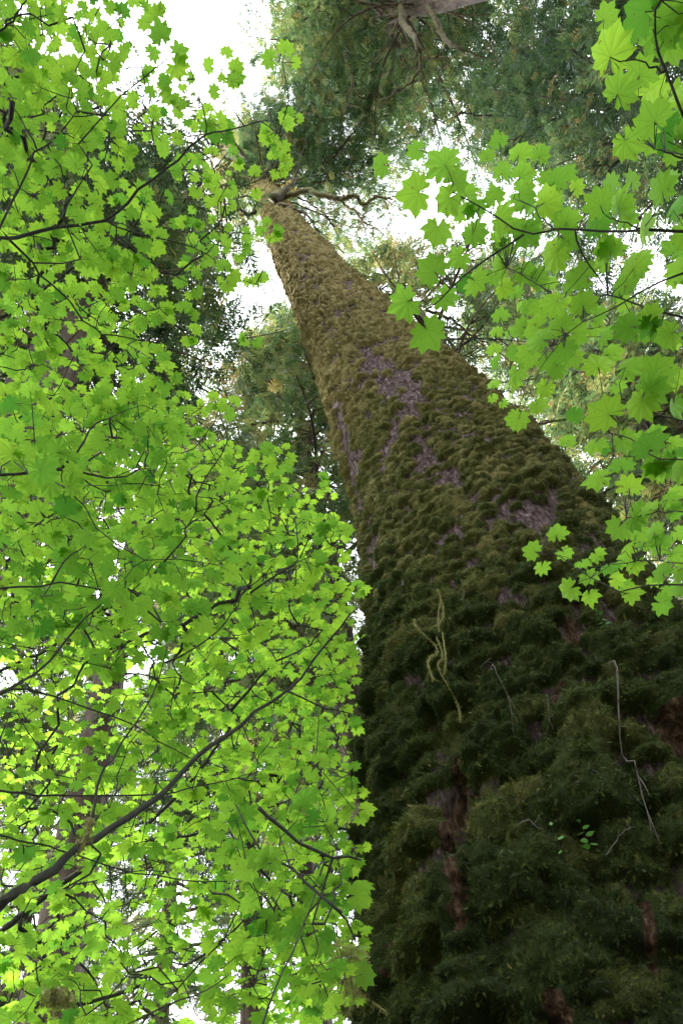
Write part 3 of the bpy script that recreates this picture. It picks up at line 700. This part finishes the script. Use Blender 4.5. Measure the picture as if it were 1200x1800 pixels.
def vine_maple(name_label, stem_px, branches, clusters, seed, detail, leaf, hero=None, jit=.28, tcen=.45, group='vine maples round the giant tree', r_end=.0012, base=None):
    """branches: list of (r0, r1, [(px, py, d)...]); clusters: (n,3) world points for leaf pairs; hero: (n,4) px, py, size px, tint"""
    r = np.random.default_rng(seed)
    base = np.array(base if base is not None else [*P(np.array(stem_px[0][0]), np.array(stem_px[0][1]), np.array(stem_px[0][2]))[:2], 0.0])
    root = empty('vine_maple', (base[0], base[1], 0), name_label, 'tree', group)
    stem = [base] + [P(np.array(a), np.array(b), np.array(d)) for a, b, d in stem_px]
    stem = smooth_line(np.array(stem), 6 * len(stem)); a = Acc(); a.tube(stem, np.linspace(.035, .018, len(stem)), 10, 0, 0, .05); a.build('stem', MAPLE_WOOD, root)
    lines = []; nodes = []; nb = []
    for bi, (r0, r1, pts) in enumerate(branches):
        C = np.array([P(np.array(x), np.array(y), np.array(d)) for x, y, d in pts]); L = np.linalg.norm(np.diff(C, axis=0), axis=1).sum()
        C = smooth_line(C, max(8, int(L / .045))); C[1:-1] += r.normal(0, .0025, (len(C) - 2, 3))
        if pts[0][0] <= 0 or pts[0][0] >= 1200 or pts[0][1] >= 1800 or pts[0][1] <= 0:      # joins the stem outside the frame
            k = np.argmin(np.linalg.norm(stem - (C[0] + [0, 0, -.35]), axis=1)); J = stem[k]
            ext = smooth_line(np.array([J, (J + C[0]) / 2 + [0, 0, .08], C[0]]), 12)[:-1]; C = np.vstack([ext, C])
        lines.append([C, r0, r1]); nodes.append(C); nb += [bi] * len(C)
    nodes = np.vstack(nodes); nb = np.array(nb)
    CL = list(clusters) if len(clusters) else []
    nc = len(CL)
    P0 = np.array(CL) if nc else np.zeros((0, 3))
    own = np.zeros(nc, int); par = np.zeros((nc, 3)); pidx = np.full(nc, -1)
    if nc:                                                      # grow twigs: nearest joined node first
        best = np.full(nc, 1e9); bp = np.zeros((nc, 3)); bo = np.zeros(nc, int); bi_ = np.full(nc, -1)
        for s0 in range(0, len(nodes), 400):
            dd = np.linalg.norm(P0[:, None] - nodes[None, s0:s0 + 400], axis=2); k = dd.argmin(1); m = dd[np.arange(nc), k]; u = m < best
            best[u] = m[u]; bp[u] = nodes[s0 + k[u]]; bo[u] = nb[s0 + k[u]]
        best *= 1.0; done = np.zeros(nc, bool); depth = np.zeros(nc, int); order = []
        for _ in range(nc):
            k = np.argmin(np.where(done, 1e9, best)); done[k] = True; order.append(k)
            own[k] = bo[k]; par[k] = bp[k]; pidx[k] = bi_[k]
            dd = np.linalg.norm(P0 - P0[k], axis=1) * 1.03 + .02; u = (dd < best) & ~done
            best[u] = dd[u]; bp[u] = P0[k]; bo[u] = bo[k]; bi_[u] = k
        cnt = np.ones(nc)
        for k in order[::-1]:
            if pidx[k] >= 0: cnt[pidx[k]] += cnt[k]
    lv = [Leaves() for _ in branches]; tw = [[] for _ in branches]
    for k in range(nc):
        c = P0[k]; dr = c - par[k]; L = np.linalg.norm(dr) + 1e-6
        mid = (c + par[k]) / 2 + r.normal(0, .10 * min(L, .3), 3) + [0, 0, .02 * L]; rb = r_end * (1 + .35 * cnt[k] ** .5)
        tw[own[k]] += [(par[k], mid, rb * 1.15, rb), (mid, c, rb, rb * .85)]
        dh = dr / L; dh = np.array([dh[0], dh[1], dh[2] * .4]); dh /= np.linalg.norm(dh) + 1e-9; side = np.array([-dh[1], dh[0], 0.]); side /= np.linalg.norm(side) + 1e-9
        dirs = [side + .4 * dh, -side + .4 * dh] + ([dh] if cnt[k] < 1.5 or r.random() < .3 else [])
        for dv in dirs:
            dv = dv + r.normal(0, .25, 3) * [1, 1, .5]; dv /= np.linalg.norm(dv)
            s = leaf * np.clip(r.normal(1, .2), .5, 1.25) * .5; pl = leaf * r.uniform(.35, .7); b = c + dv * pl + [0, 0, r.uniform(-.2, .25) * pl]
            tw[own[k]].append((c, b, r_end * .55, r_end * .45))
            lv[own[k]].add(b, dv, leaf_normal(b, r, jit), s, float(np.clip(tcen + r.normal(0, .27), 0, 1)))
    if hero is not None and len(hero):
        for px, py, s, tn in hero:
            d = np.clip(1.75 * (70 / s) ** .55, 1.35, 3.2); c = P(np.array(px), np.array(py), np.array(d)); rad = s * d / F * .56
            k = np.argmin(np.linalg.norm(nodes - c, axis=1)); nd_ = nodes[k]
            dv = c - nd_; dv[2] *= .3; dv = dv / (np.linalg.norm(dv) + 1e-9) + r.normal(0, .35, 3) * [1, 1, .2]; dv /= np.linalg.norm(dv)
            N = leaf_normal(c, r, jit * .8); dv = dv - dv.dot(N) * N; dv /= np.linalg.norm(dv)
            b = c - dv * rad * .35
            lv[nb[k]].add(b, dv, N, rad, tn)
            L = np.linalg.norm(b - nd_); m = nd_ * .45 + b * .55 - dv * .12 * L + r.normal(0, .02 * L, 3)
            tw[nb[k]] += [(nd_, m, .0013, .0010), (m, b, .0010, .0008)]
    for bi, (C, r0, r1) in enumerate(lines):
        a = Acc(); a.tube(C, np.linspace(r0, r1, len(C)), 8, 0, 0, .06)
        if tw[bi]:
            A = np.array([x[0] for x in tw[bi]]); B = np.array([x[1] for x in tw[bi]]); V, Q = prisms(A, B, np.array([x[2] for x in tw[bi]]), np.array([x[3] for x in tw[bi]])); a.add(V, Q)
        o = a.build('branch', MAPLE_WOOD, root)
        if lv[bi].O: lv[bi].build('foliage', o, detail, r)
    return root

DSC = .88
# leaf cover seen in the photograph, rows of 100 px, columns of 100 px, from the left edge
GRID = np.array([
 [1.7, 1.2, .45, .0, 0, 0, 0], [1.9, 1.5, .30, .50, .30, 0, 0], [1.9, 1.5, .9, .9, .75, .05, 0], [1.7, 1.3, .9, .7, .10, 0, 0],
 [2.0, 1.7, 1.5, 1.0, .55, 0, 0], [2.0, 1.7, 1.4, .25, .25, 0, 0], [2.0, 1.6, 1.2, .03, 0, 0, 0], [2.2, 2.0, 1.9, 1.2, .35, 0, 0],
 [2.4, 2.4, 2.2, 2.2, 1.8, .7, 0], [2.6, 2.6, 2.4, 2.4, 2.2, 2.0, .5], [2.6, 2.5, 2.4, 2.4, 2.4, 2.4, 1.2], [2.3, 2.0, 2.0, 2.3, 2.3, 2.2, 1.2],
 [2.1, 1.7, 1.8, 2.1, 2.2, 2.0, 1.0], [2.0, 1.8, 1.8, 2.1, 2.2, 2.0, 1.0], [1.9, 1.5, 1.2, 1.7, 2.0, 2.0, 1.0], [1.8, 1.5, 1.1, 1.5, 2.0, 2.2, 1.2],
 [1.7, 1.3, 1.2, 1.3, 1.8, 2.2, 1.5], [1.8, 1.6, 1.5, 1.4, 1.6, 2.0, 1.6]])
GRID[:7] *= .85; GRID[14:, 2:5] *= .74; GRID[14:, 0:2] *= 1.1; GRID[11:14, 1:3] *= .8; GRID[:, :] *= .96
def clusters(r, y0, y1, x0, x1, share, leaf, dfun, soft=60):
    """leaf pairs: positions drawn in proportion to the cover, each at its own distance"""
    out = []
    for iy in range(18):
        for ix in range(7):
            cxp, cyp = ix * 100, iy * 100
            wy = np.clip((min(cyp + 50 - y0, y1 - cyp - 50)) / soft + .5, 0, 1) * np.clip((min(cxp + 50 - x0, x1 - cxp - 50)) / soft + .5, 0, 1)
            c = GRID[iy, ix] * share * wy
            if c <= 0: continue
            d0 = dfun(cxp + 50, cyp + 50); s = leaf * F / d0; n = c * 1e4 / (.46 * s * s) / 2.35
            n = int(n) + (r.random() < n % 1)
            for _ in range(n):
                px, py = cxp + r.uniform(0, 100), cyp + r.uniform(0, 100)
                edge = np.interp(py, [0, 480, 560, 700, 830, 900, 1000, 1800], [640, 470, 500, 470, 560, 610, 632, 640]) - s * .35
                if px > edge: continue
                d = dfun(px, py) * r.normal(1, .09); out.append(P(np.array(px), np.array(py), np.array(d)))
    return np.array(out)
rm_ = np.random.default_rng(77)
def D(ps, d0, d1=None):
    n = len(ps); d1 = d0 if d1 is None else d1
    return [(x, y, DSC * (d0 + (d1 - d0) * i / max(1, n - 1))) for i, (x, y) in enumerate(ps)]

d1 = lambda x, y: 2.75 + .35 * math.sin(x / 90) * math.cos(y / 110)
vine_maple('vine maple with small bright leaves spread over the upper left sky', [(-260, 900, 2.6), (-230, 560, 2.9), (-160, 300, 3.0)], [
    (.0085, .0015, D([(0, 418), (30, 416), (95, 400), (185, 388), (225, 355), (270, 315), (310, 282), (360, 240), (390, 231), (430, 220), (470, 212)], 2.5, 2.9)),
    (.003, .0010, D([(185, 388), (205, 398), (255, 412), (310, 425), (365, 448), (420, 490), (480, 505)], 2.62, 2.9)),
    (.0022, .0010, D([(362, 238), (360, 200), (347, 165), (335, 120)], 2.8, 2.8)),
    (.0050, .0014, D([(0, 400), (10, 375), (30, 340), (50, 300), (65, 262), (100, 240), (130, 205), (135, 190), (125, 150), (150, 90)], 2.5, 2.8)),
    (.0025, .0010, D([(65, 262), (40, 215), (22, 178)], 2.6, 2.7)),
    (.0045, .0015, D([(0, 55), (25, 30), (47, 0)], 2.5, 2.5)),
    (.0062, .0015, D([(0, 400), (22, 425), (45, 450), (65, 475), (90, 500), (125, 535), (155, 570), (178, 588), (200, 620), (225, 650)], 2.5, 2.7)),
    (.0025, .0010, D([(178, 588), (250, 598), (290, 605)], 2.65, 2.7)),
    (.0035, .0012, D([(0, 644), (35, 652), (70, 640), (110, 660)], 2.6, 2.7)),
], clusters(rm_, -20, 720, -40, 700, .85, .061, d1), 1, 0, .061, tcen=.32, jit=.2)

d2 = lambda x, y: 2.45 + .3 * math.sin(x / 70 + 1) * math.cos(y / 90)
vine_maple('vine maple with layered darker green leaves at the middle of the left edge', [(-240, 1500, 2.4), (-230, 1150, 2.6), (-170, 900, 2.7)], [
    (.0075, .0016, D([(0, 835), (50, 832), (110, 822), (150, 830), (195, 842), (235, 832), (255, 822), (272, 838)], 2.3, 2.5)),
    (.004, .0011, D([(110, 822), (150, 780), (160, 750), (200, 730), (250, 712)], 2.4, 2.6)),
    (.0025, .0010, D([(255, 822), (262, 780), (258, 750)], 2.5, 2.5)),
    (.0060, .0014, D([(0, 1034), (60, 1030), (130, 1027), (200, 1039), (255, 1045)], 2.3, 2.4)),
    (.0032, .0011, D([(90, 1027), (110, 990), (135, 968), (165, 950), (190, 942)], 2.35, 2.5)),
    (.0085, .0018, D([(0, 1220), (30, 1205), (60, 1185), (100, 1145), (150, 1085), (200, 1045), (225, 1035)], 2.3, 2.5)),
], clusters(rm_, 680, 1120, -40, 330, .62, .078, d2), 2, 0, .078, tcen=.5)

d3 = lambda x, y: 3.05 + .5 * math.sin(x / 80 + 2) * math.cos(y / 100)
vine_maple('vine maple with thick dark arching branch sweeping up from the lower left edge', [(-200, 1760, 2.2), (-90, 1640, 2.2)], [
    (.0150, .0024, D([(-0.0, 1590), (45, 1560), (90, 1530), (135, 1490), (165, 1475), (225, 1440), (280, 1400), (325, 1355), (370, 1310), (425, 1275), (450, 1250), (505, 1215), (550, 1160), (600, 1100), (628, 1070)], 1.95, 2.6)),
    (.0035, .0015, D([(505, 1215), (560, 1240), (600, 1250), (632, 1258)], 2.85, 3.0)),
    (.0070, .0030, D([(405, 1250), (440, 1210), (475, 1170), (520, 1145), (545, 1135)], 3.4, 3.6)),
    (.0050, .0014, D([(150, 1480), (160, 1440), (168, 1400), (180, 1355), (195, 1335), (235, 1275), (275, 1210), (290, 1160), (295, 1125)], 2.3, 2.7)),
    (.0030, .0012, D([(290, 1165), (345, 1140), (385, 1105), (410, 1075), (430, 1040), (470, 1010), (500, 1000), (560, 970), (600, 955)], 2.65, 3.0)),
    (.0050, .0014, D([(0, 1215), (50, 1212), (95, 1225), (160, 1245), (230, 1270), (280, 1305), (330, 1330), (365, 1345)], 2.6, 2.8)),
    (.0050, .0014, D([(0, 1390), (60, 1397), (150, 1400), (260, 1398), (340, 1385), (400, 1370), (440, 1360)], 2.7, 3.0)),
    (.0038, .0014, D([(0, 1468), (35, 1477), (75, 1483), (115, 1498), (190, 1520), (260, 1540), (350, 1552), (400, 1548), (450, 1520)], 2.6, 2.9)),
    (.0050, .0015, D([(345, 900), (325, 930), (322, 950), (285, 992), (250, 1030)][::-1], 2.7, 2.7)),
    (.0032, .0012, D([(345, 900), (350, 860), (375, 820), (400, 780), (390, 740), (385, 720)], 2.7, 2.9)),
    (.0040, .0012, D([(440, 1042), (500, 1000), (522, 985), (521, 920), (500, 905)], 2.7, 2.9)),
    (.0030, .0012, D([(0, 1300), (20, 1250), (60, 1300), (90, 1345)], 2.6, 2.7)),
], clusters(rm_, 700, 1800, 60, 700, .55, .073, d3), 3, 0, .073, tcen=.38, jit=.22)

d4 = lambda x, y: 2.45 + .2 * math.sin(x / 60) * math.cos(y / 70)
vine_maple('vine maple with larger leaves low beside the foot of the giant trunk', [(480, 2300, 1.9), (500, 2000, 2.0)], [
    (.0055, .0030, D([(455, 1420), (480, 1445), (520, 1475), (560, 1500), (600, 1508), (634, 1512)], 2.3, 2.4)),
    (.0038, .0020, D([(600, 1605), (560, 1570), (520, 1535), (490, 1510), (450, 1485), (430, 1450), (415, 1415)], 2.1, 2.3)),
    (.0042, .0015, D([(462, 1800), (480, 1750), (505, 1690), (530, 1630), (555, 1570)], 2.0, 2.2)),
    (.0030, .0012, D([(225, 1800), (300, 1765), (360, 1740), (400, 1715)], 2.2, 2.3)),
], clusters(rm_, 1440, 1830, 380, 700, .42, .085, d4), 4, 0, .085, tcen=.5)

d5 = lambda x, y: 5.2 + .8 * math.sin(x / 60 + 1) * math.cos(y / 80)
vine_maple('farther vine maple with fine yellow-green leaves filling the lower left', [(-700, 1600, 6), (-350, 1300, 5.5)], [
    (.022, .004, D([(0, 1640), (100, 1560), (220, 1480), (330, 1380), (420, 1260), (520, 1150)], 5.2, 5.0)),
    (.015, .003, D([(0, 1765), (110, 1770), (230, 1740), (340, 1690), (450, 1600), (560, 1500)], 5.2, 5.4)),
    (.012, .003, D([(0, 1180), (120, 1120), (260, 1000), (380, 900), (480, 840)], 5.2, 5.2)),
    (.010, .003, D([(0, 960), (100, 900), (220, 820), (330, 740)], 5.2, 5.2)),
    (.010, .003, D([(220, 1480), (330, 1470), (450, 1430), (570, 1380)], 5.2, 5.4)),
], clusters(rm_, 720, 1830, -40, 700, .55, .085, d5), 5, 0, .085, tcen=.15, r_end=.002)
d6 = lambda x, y: 4.4 + .5 * math.sin(x / 60 + 3) * math.cos(y / 60)
vine_maple('farther vine maple glimpsed behind the upper left leaves', [(-500, 700, 4.6), (-300, 450, 4.6)], [
    (.012, .003, D([(0, 560), (90, 500), (180, 430), (240, 360)], 4.4, 4.4)),
    (.010, .003, D([(0, 760), (90, 700), (180, 650), (250, 600)], 4.4, 4.4)),
    (.010, .003, D([(0, 250), (60, 190), (110, 120)], 4.4, 4.4)),
], clusters(rm_, -20, 800, -40, 330, .13, .083, d6), 6, 0, .083, tcen=.3, r_end=.002)

DSC = 1.0
HERO = [(665, 291, 42), (726, 267, 42), (772, 278, 70), (720, 340, 72), (875, 242, 36), (855, 270, 28), (915, 262, 46), (950, 265, 42), (885, 295, 44), (817, 332, 44), (867, 340, 46), (922, 340, 54), (780, 357, 62), (810, 370, 46), (767, 412, 62),
 (837, 415, 56), (752, 470, 66), (800, 455, 54), (887, 385, 56), (877, 422, 40), (890, 440, 40), (872, 467, 46), (927, 415, 56), (1000, 300, 38), (967, 350, 60), (1015, 325, 36), (1050, 347, 68), (1090, 350, 68), (1160, 322, 70), (1112, 312, 40),
 (1190, 357, 56), (1132, 395, 68), (995, 380, 52), (1047, 390, 52), (932, 400, 50), (1000, 427, 58), (1062, 425, 52), (967, 455, 68), (922, 482, 46), (1020, 482, 58), (1112, 460, 58), (1137, 455, 46), (1060, 462, 36), (1185, 477, 60), (1195, 430, 40),
 (702, 535, 74), (757, 592, 78), (840, 500, 62), (787, 527, 58), (905, 510, 34), (880, 550, 38), (915, 537, 30), (900, 580, 34), (872, 580, 30), (902, 625, 40), (867, 610, 32), (867, 635, 34), (868, 672, 30), (902, 675, 34), (867, 700, 24), (885, 710, 26),
 (877, 487, 42), (935, 580, 62), (967, 537, 64), (942, 597, 66), (1022, 525, 58), (1007, 492, 52), (992, 622, 54), (1047, 635, 64), (1062, 592, 42), (1092, 575, 66), (1020, 585, 52), (1137, 550, 54), (1055, 550, 38), (1100, 492, 52), (1187, 480, 56),
 (1167, 592, 58), (1190, 605, 26), (1112, 640, 66), (1160, 645, 70), (1150, 675, 72), (1087, 682, 38), (1055, 722, 82), (1122, 720, 74), (1185, 720, 52), (1010, 727, 32), (922, 625, 52), (905, 660, 40), (960, 640, 46)]
HERO2 = [(997, 772, 34), (1042, 785, 54), (1065, 787, 28, 1.0), (1042, 842, 66), (1107, 847, 52), (1135, 775, 70), (1155, 820, 58), (1190, 830, 60), (1180, 875, 42), (1100, 780, 52), (1187, 780, 42), (1190, 900, 42), (977, 932, 47), (930, 967, 47), (950, 1002, 39),
 (995, 975, 35), (1050, 977, 38), (1025, 992, 38), (995, 1040, 50), (1035, 1017, 42), (1035, 1052, 42), (1120, 915, 52), (1082, 935, 52), (1125, 935, 46), (1152, 927, 48), (1105, 962, 46), (1135, 957, 36), (1072, 1000, 42), (1115, 997, 46), (1085, 1017, 38),
 (1115, 1042, 48), (1160, 1002, 52), (1190, 975, 42), (1167, 1062, 42), (1182, 1037, 38), (1150, 1022, 32), (1195, 937, 36), (1195, 1010, 44), (1095, 985, 36)]
HERO3 = [(1117, 17, 82), (1075, 75, 86), (1180, 25, 78), (1187, 75, 72), (1132, 117, 62), (1093, 150, 66), (1155, 150, 54), (1142, 200, 74), (1103, 260, 64), (1177, 233, 62), (1185, 275, 42), (1072, 28, 46), (1195, 165, 42), (1150, 250, 46)]
def hero(L, seed, filler=()):
    r = np.random.default_rng(seed); out = [(h[0], h[1], h[2] * .98, h[3] if len(h) > 3 else float(np.clip(r.normal(.45, .2), 0, 1))) for h in L]
    for x0, y0, x1, y1, n, s in filler:
        out += [(r.uniform(x0, x1), r.uniform(y0, y1), s * r.uniform(.8, 1.2), float(np.clip(r.normal(.5, .2), 0, 1))) for _ in range(n)]
    return out
none = np.zeros((0, 3))
vine_maple('vine maple with big bright leaves and long level dark twig across the upper right', [(1500, 1150, 1.9), (1480, 700, 2.0), (1400, 450, 2.0)], [
    (.0060, .0015, D([(1200, 407), (1150, 404), (1100, 404), (1040, 406), (980, 405), (920, 412), (870, 380), (830, 355), (790, 335)], 1.8, 1.95)),
    (.0032, .0015, D([(920, 412), (860, 450), (800, 500), (757, 540)], 1.86, 1.85)),
    (.0025, .0012, D([(1010, 402), (1025, 450), (1060, 500), (1078, 522)], 1.84, 1.95)),
    (.0020, .0010, D([(980, 405), (950, 382), (940, 365)], 1.85, 1.9)),
    (.0022, .0010, D([(1130, 402), (1095, 390), (1060, 375)], 1.8, 1.8)),
    (.0050, .0012, D([(1200, 480), (1150, 500), (1100, 530), (1075, 545), (1035, 560), (995, 587)], 1.85, 2.0)),
    (.0055, .0020, D([(1200, 558), (1160, 548), (1128, 540), (1105, 533), (1075, 520), (1048, 523)], 2.05, 2.15)),
    (.0022, .0010, D([(995, 587), (940, 600), (900, 640), (885, 690)], 2.2, 2.8)),
    (.0025, .0015, D([(890, 470), (935, 495), (967, 513)][::-1], 2.0, 2.2)),
    (.0032, .0012, D([(1200, 740), (1150, 725), (1100, 700), (1060, 700)], 1.75, 1.75)),
], none, 7, 1, .085, hero(HERO, 1, [(880, 300, 1200, 760, 46, 46), (800, 300, 1000, 520, 10, 44)]), jit=.30)
vine_maple('vine maple spray of leaves hanging in front of the right side of the giant trunk', [(1500, 1700, 2.0), (1450, 1300, 2.1), (1400, 1100, 2.1)], [
    (.0042, .0012, D([(1200, 1028), (1150, 1028), (1090, 1040), (1050, 1020), (1010, 1000), (980, 975), (950, 975)], 2.1, 2.3)),
    (.0028, .0012, D([(1200, 990), (1130, 988), (1060, 990)], 2.15, 2.2)),
    (.0032, .0012, D([(1200, 808), (1155, 805), (1110, 775), (1075, 762)], 1.9, 1.9)),
    (.0030, .0012, D([(1200, 900), (1150, 900), (1100, 910)], 2.0, 2.1)),
], none, 8, 1, .085, hero(HERO2, 2, [(1080, 740, 1200, 900, 12, 48), (1100, 900, 1200, 1060, 10, 40)]), jit=.30)
vine_maple('vine maple with the largest leaves hanging in the upper right corner', [(1600, 900, 1.5), (1520, 500, 1.6), (1400, 250, 1.6)], [
    (.0045, .0018, D([(1200, 205), (1185, 165), (1168, 125), (1158, 90), (1150, 30), (1160, 0)], 1.6, 1.6)),
    (.0025, .0012, D([(1168, 125), (1145, 118), (1110, 105)], 1.6, 1.6)),
    (.0035, .0015, D([(1200, 278), (1175, 270), (1150, 262)], 1.7, 1.7)),
], none, 9, 1, .09, hero(HERO3, 3, [(1130, -40, 1250, 300, 14, 64)]), jit=.26)

def surf(px, py, lift=.05):
    a, h, p = trunk_at(px, py); v = CAM - p; v /= np.linalg.norm(v)
    i = np.clip(np.searchsorted(H, h), 0, nh - 1); j = np.clip(np.searchsorted(TT, a), 0, ntt - 1)
    q = VT[i, j]; return q + SMN[i, j] * lift
r = np.random.default_rng(99)
TW = [
 ([(822, 1042, .05), (821, 1060, .08), (823, 1082, .05)], .003, 'short upright pale twig right of the hanging lichen strand'),
 ([(850, 1184, .05), (863, 1185, .10), (878, 1192, .08)], .0035, 'short level pale twig in the middle of the mossy trunk'),
 ([(872, 1202, .05), (885, 1210, .10), (892, 1232, .11), (905, 1262, .08), (916, 1320, .05)], .003, 'thin grey twig hanging down the middle of the mossy trunk'),
 ([(962, 1240, .04), (968, 1270, .07), (966, 1300, .05), (950, 1312, .04)], .0028, 'thin brown twig right of the grey hanging twig on the trunk'),
 ([(1054, 1217, .12), (1066, 1228, .13), (1072, 1262, .13), (1082, 1310, .12), (1092, 1350, .10), (1102, 1392, .11), (1112, 1440, .10), (1126, 1470, .08), (1135, 1500, .03)], .0058, 'long bent pale dead branch lying down the right side of the mossy trunk'),
 ([(932, 1480, .05), (950, 1490, .10), (960, 1497, .11), (980, 1516, .09)], .0035, 'forked pale twig left of the green seedling on the trunk'),
 ([(1065, 1530, .05), (1090, 1500, .08), (1110, 1488, .06)], .0035, 'brown twig lying in the moss under the seedling'),
 ([(655, 1702, .05), (672, 1712, .12), (690, 1726, .14), (712, 1738, .10)], .005, 'mossy twig jutting from the lower left edge of the giant trunk'),
]
tlabels = set()
for pts, rad, lab in TW:
    C = smooth_line(np.array([surf(x, y, l) for x, y, l in pts]), 14); C[1:-1] += r.normal(0, .002, (12, 3))
    a = Acc(); rad = rad * .75; a.tube(C, rad * np.linspace(1, .45, 14), 6, 0, 0, .12)
    for k in range(2):
        i = r.integers(5, 12); e = C[i] + (C[i] - C[i - 2]) * 1.2 + r.normal(0, .02, 3); a.tube(np.array([C[i], (C[i] + e) / 2 + r.normal(0, .003, 3), e]), rad * np.array([.5, .4, .2]), 5)
    tag(a.build('dead_twig', DEAD_WOOD), lab, 'twig', 'dead twigs caught in the moss of the giant trunk')

def hanging(name, strands, label, n, size, width, grp='pale lichen and moss strands hanging'):
    """each strand a 3-D polyline wrapped in fine tufts"""
    a = Acc()
    for C0 in strands:
        C = smooth_line(C0, 26); L = np.linalg.norm(np.diff(C, axis=0), axis=1).sum()
        a.tube(C, np.full(26, .0025), 5, .5)
        m = int(n * L); i = r.integers(0, 25, m); f = r.random((m, 1)); O = C[i] * (1 - f) + C[i + 1] * f + r.normal(0, width, (m, 3))
        Dd = r.normal(0, .8, (m, 3)) + [0, 0, -.9]; Dd /= np.linalg.norm(Dd, axis=1, keepdims=True)
        X, Y, Z = frame(r.normal(0, 1, (m, 3)), Dd); Tv, Tf = sprig_template(4, 8); V, Fc = scatter(Tv, Tf, O, X, Y, Z, size * r.lognormal(0, .35, m)); a.add(V, None, Fc, np.repeat(r.uniform(0, 1, m), len(Tv)))
    o = a.build(name, LICHEN, None, False); return tag(o, label, 'hanging moss', grp)
def ss(l, lift): return np.array([surf(x, y, lift) for x, y in l])
hanging('hanging_moss', [ss([(795, 1072), (800, 1095), (803, 1125), (790, 1142)], .12), ss([(797, 1080), (792, 1110), (795, 1140)], .10), ss([(758, 1115), (768, 1135), (785, 1155), (792, 1180)], .11),
    ss([(790, 1145), (800, 1180), (806, 1210), (815, 1250), (825, 1285)], .12), ss([(785, 1160), (792, 1200), (800, 1235)], .11), ss([(800, 1140), (812, 1190), (812, 1220)], .10)],
    'yellow-grey forked lichen strand hanging down the middle of the mossy trunk', 1000, .0095, .0035)
hanging('hanging_moss', [ss([(660, 1712), (664, 1745), (668, 1785)], .14), ss([(672, 1712), (676, 1740), (675, 1770)], .14), ss([(655, 1715), (654, 1740), (650, 1762)], .13)],
    'pale moss strands hanging from the twig at the lower left edge of the trunk', 1100, .014, .008)
def pp_(l, d): return np.array([P(np.array(x), np.array(y), np.array(d)) for x, y in l])
hanging('hanging_moss', [pp_([(600, 1672), (604, 1710), (608, 1752)], 2.5), pp_([(612, 1675), (618, 1720), (622, 1760)], 2.5), pp_([(592, 1668), (594, 1700), (590, 1722)], 2.5), pp_([(585, 1660), (610, 1668), (636, 1690)], 2.5)],
    'curtain of pale moss hanging from a maple twig just left of the trunk foot', 900, .020, .012)
hanging('hanging_moss', [pp_([(158, 1436), (155, 1455), (150, 1478)], 1.84), pp_([(160, 1438), (150, 1470), (140, 1492)], 1.84), pp_([(150, 1478), (145, 1490), (136, 1505)], 1.84)],
    'brown moss clump in the fork of the thick arching maple branch', 900, .013, .005)['category'] = 'hanging moss'
hanging('hanging_moss', [pp_([(88, 1742), (105, 1748), (128, 1756)], 2.6), pp_([(90, 1745), (98, 1758), (108, 1768)], 2.6)], 'dark brown moss clump on a twig near the bottom left corner', 2200, .022, .012)
# seedlings rooted in the moss
def seedling(px, py, n, size, label, tn=.2):
    b = surf(px, py, .04); o = empty('seedling', b, label, 'plant'); v = CAM - b; v /= np.linalg.norm(v); up = np.array([0, 0, 1.])
    sd_ = np.cross(up, v); sd_ /= np.linalg.norm(sd_); C = smooth_line(np.array([b, b + v * .04 + up * .02, b + v * .06 + up * .07, b + v * .07 + up * .11]) , 10); a = Acc(); a.tube(C, np.linspace(.0016, .0008, 10), 5)
    a.build('stem', MAPLE_WOOD, o); Tv = []; k = 9
    t = np.linspace(0, 1, k); wv = .30 * np.sin(np.pi * t ** .8); rim = np.vstack([np.column_stack([wv, t, -.1 * t * t]), np.column_stack([-wv, t, -.1 * t * t])[::-1][1:-1]]); Tv = np.vstack([[0, .5, .04], rim]); m = len(rim)
    Tf = np.array([(0, 1 + (i + 1) % m, 1 + i) for i in range(m)])
    for i in range(n):
        c = C[int(2 + 7 * i / max(1, n - 1))]; s_ = 1 if i % 2 else -1; Dv = sd_ * s_ * .9 + up * r.uniform(-.1, .5) + v * .2 if i < n - 1 else up
        X, Y, Z = frame((v * .8 + up * .5 + r.normal(0, .25, 3))[None], Dv[None]); V, Fc = scatter(Tv, Tf, c[None], X, Y, Z, np.array([size * r.uniform(.8, 1.15)]))
        build('leaf', V, Fc, SEED, o, True, {'tint': np.full(len(V), tn)}, uv=np.vstack([Tv[:, :2]]))
SEED = leaf_material('seedling_leaf', [(0, (.10, .24, .03)), (1, (.03, .1, .02))], [(0, (.08, .20, .03)), (1, (.03, .08, .02))], veins=False)
seedling(1042, 1505, 7, .036, 'small green seedling with oval leaves growing from the moss on the trunk')
seedling(1000, 1528, 3, .026, 'tiny few-leaved seedling in the moss below the larger seedling')
seedling(1062, 1108, 8, .030, 'dim green fern-like seedling under the maple spray on the trunk', .8)
# yellow tuft on the broken limb high on the giant tree
b = at_height(507, 337, 24.9); a = Acc(); m = 60; Dd = r.normal(0, 1, (m, 3)); Dd /= np.linalg.norm(Dd, axis=1, keepdims=True)
X, Y, Z = frame(r.normal(0, 1, (m, 3)), Dd); Tv, Tf = sprig_template(5, 3); V, Fc = scatter(Tv, Tf, b + r.normal(0, .09, (m, 3)), X, Y, Z, .10 * r.lognormal(0, .3, m)); a.add(V, None, Fc, 0)
YEL = leaf_material('yellow_tuft', [(0, (.4, .30, .02)), (1, (.5, .35, .02))], [(0, (.5, .38, .03)), (1, (.4, .3, .03))], veins=False)
a.build('yellow_tuft', YEL, giant, False)['label'] = 'bright yellow moss tuft beside the broken limb stub'
#@@DETAILS
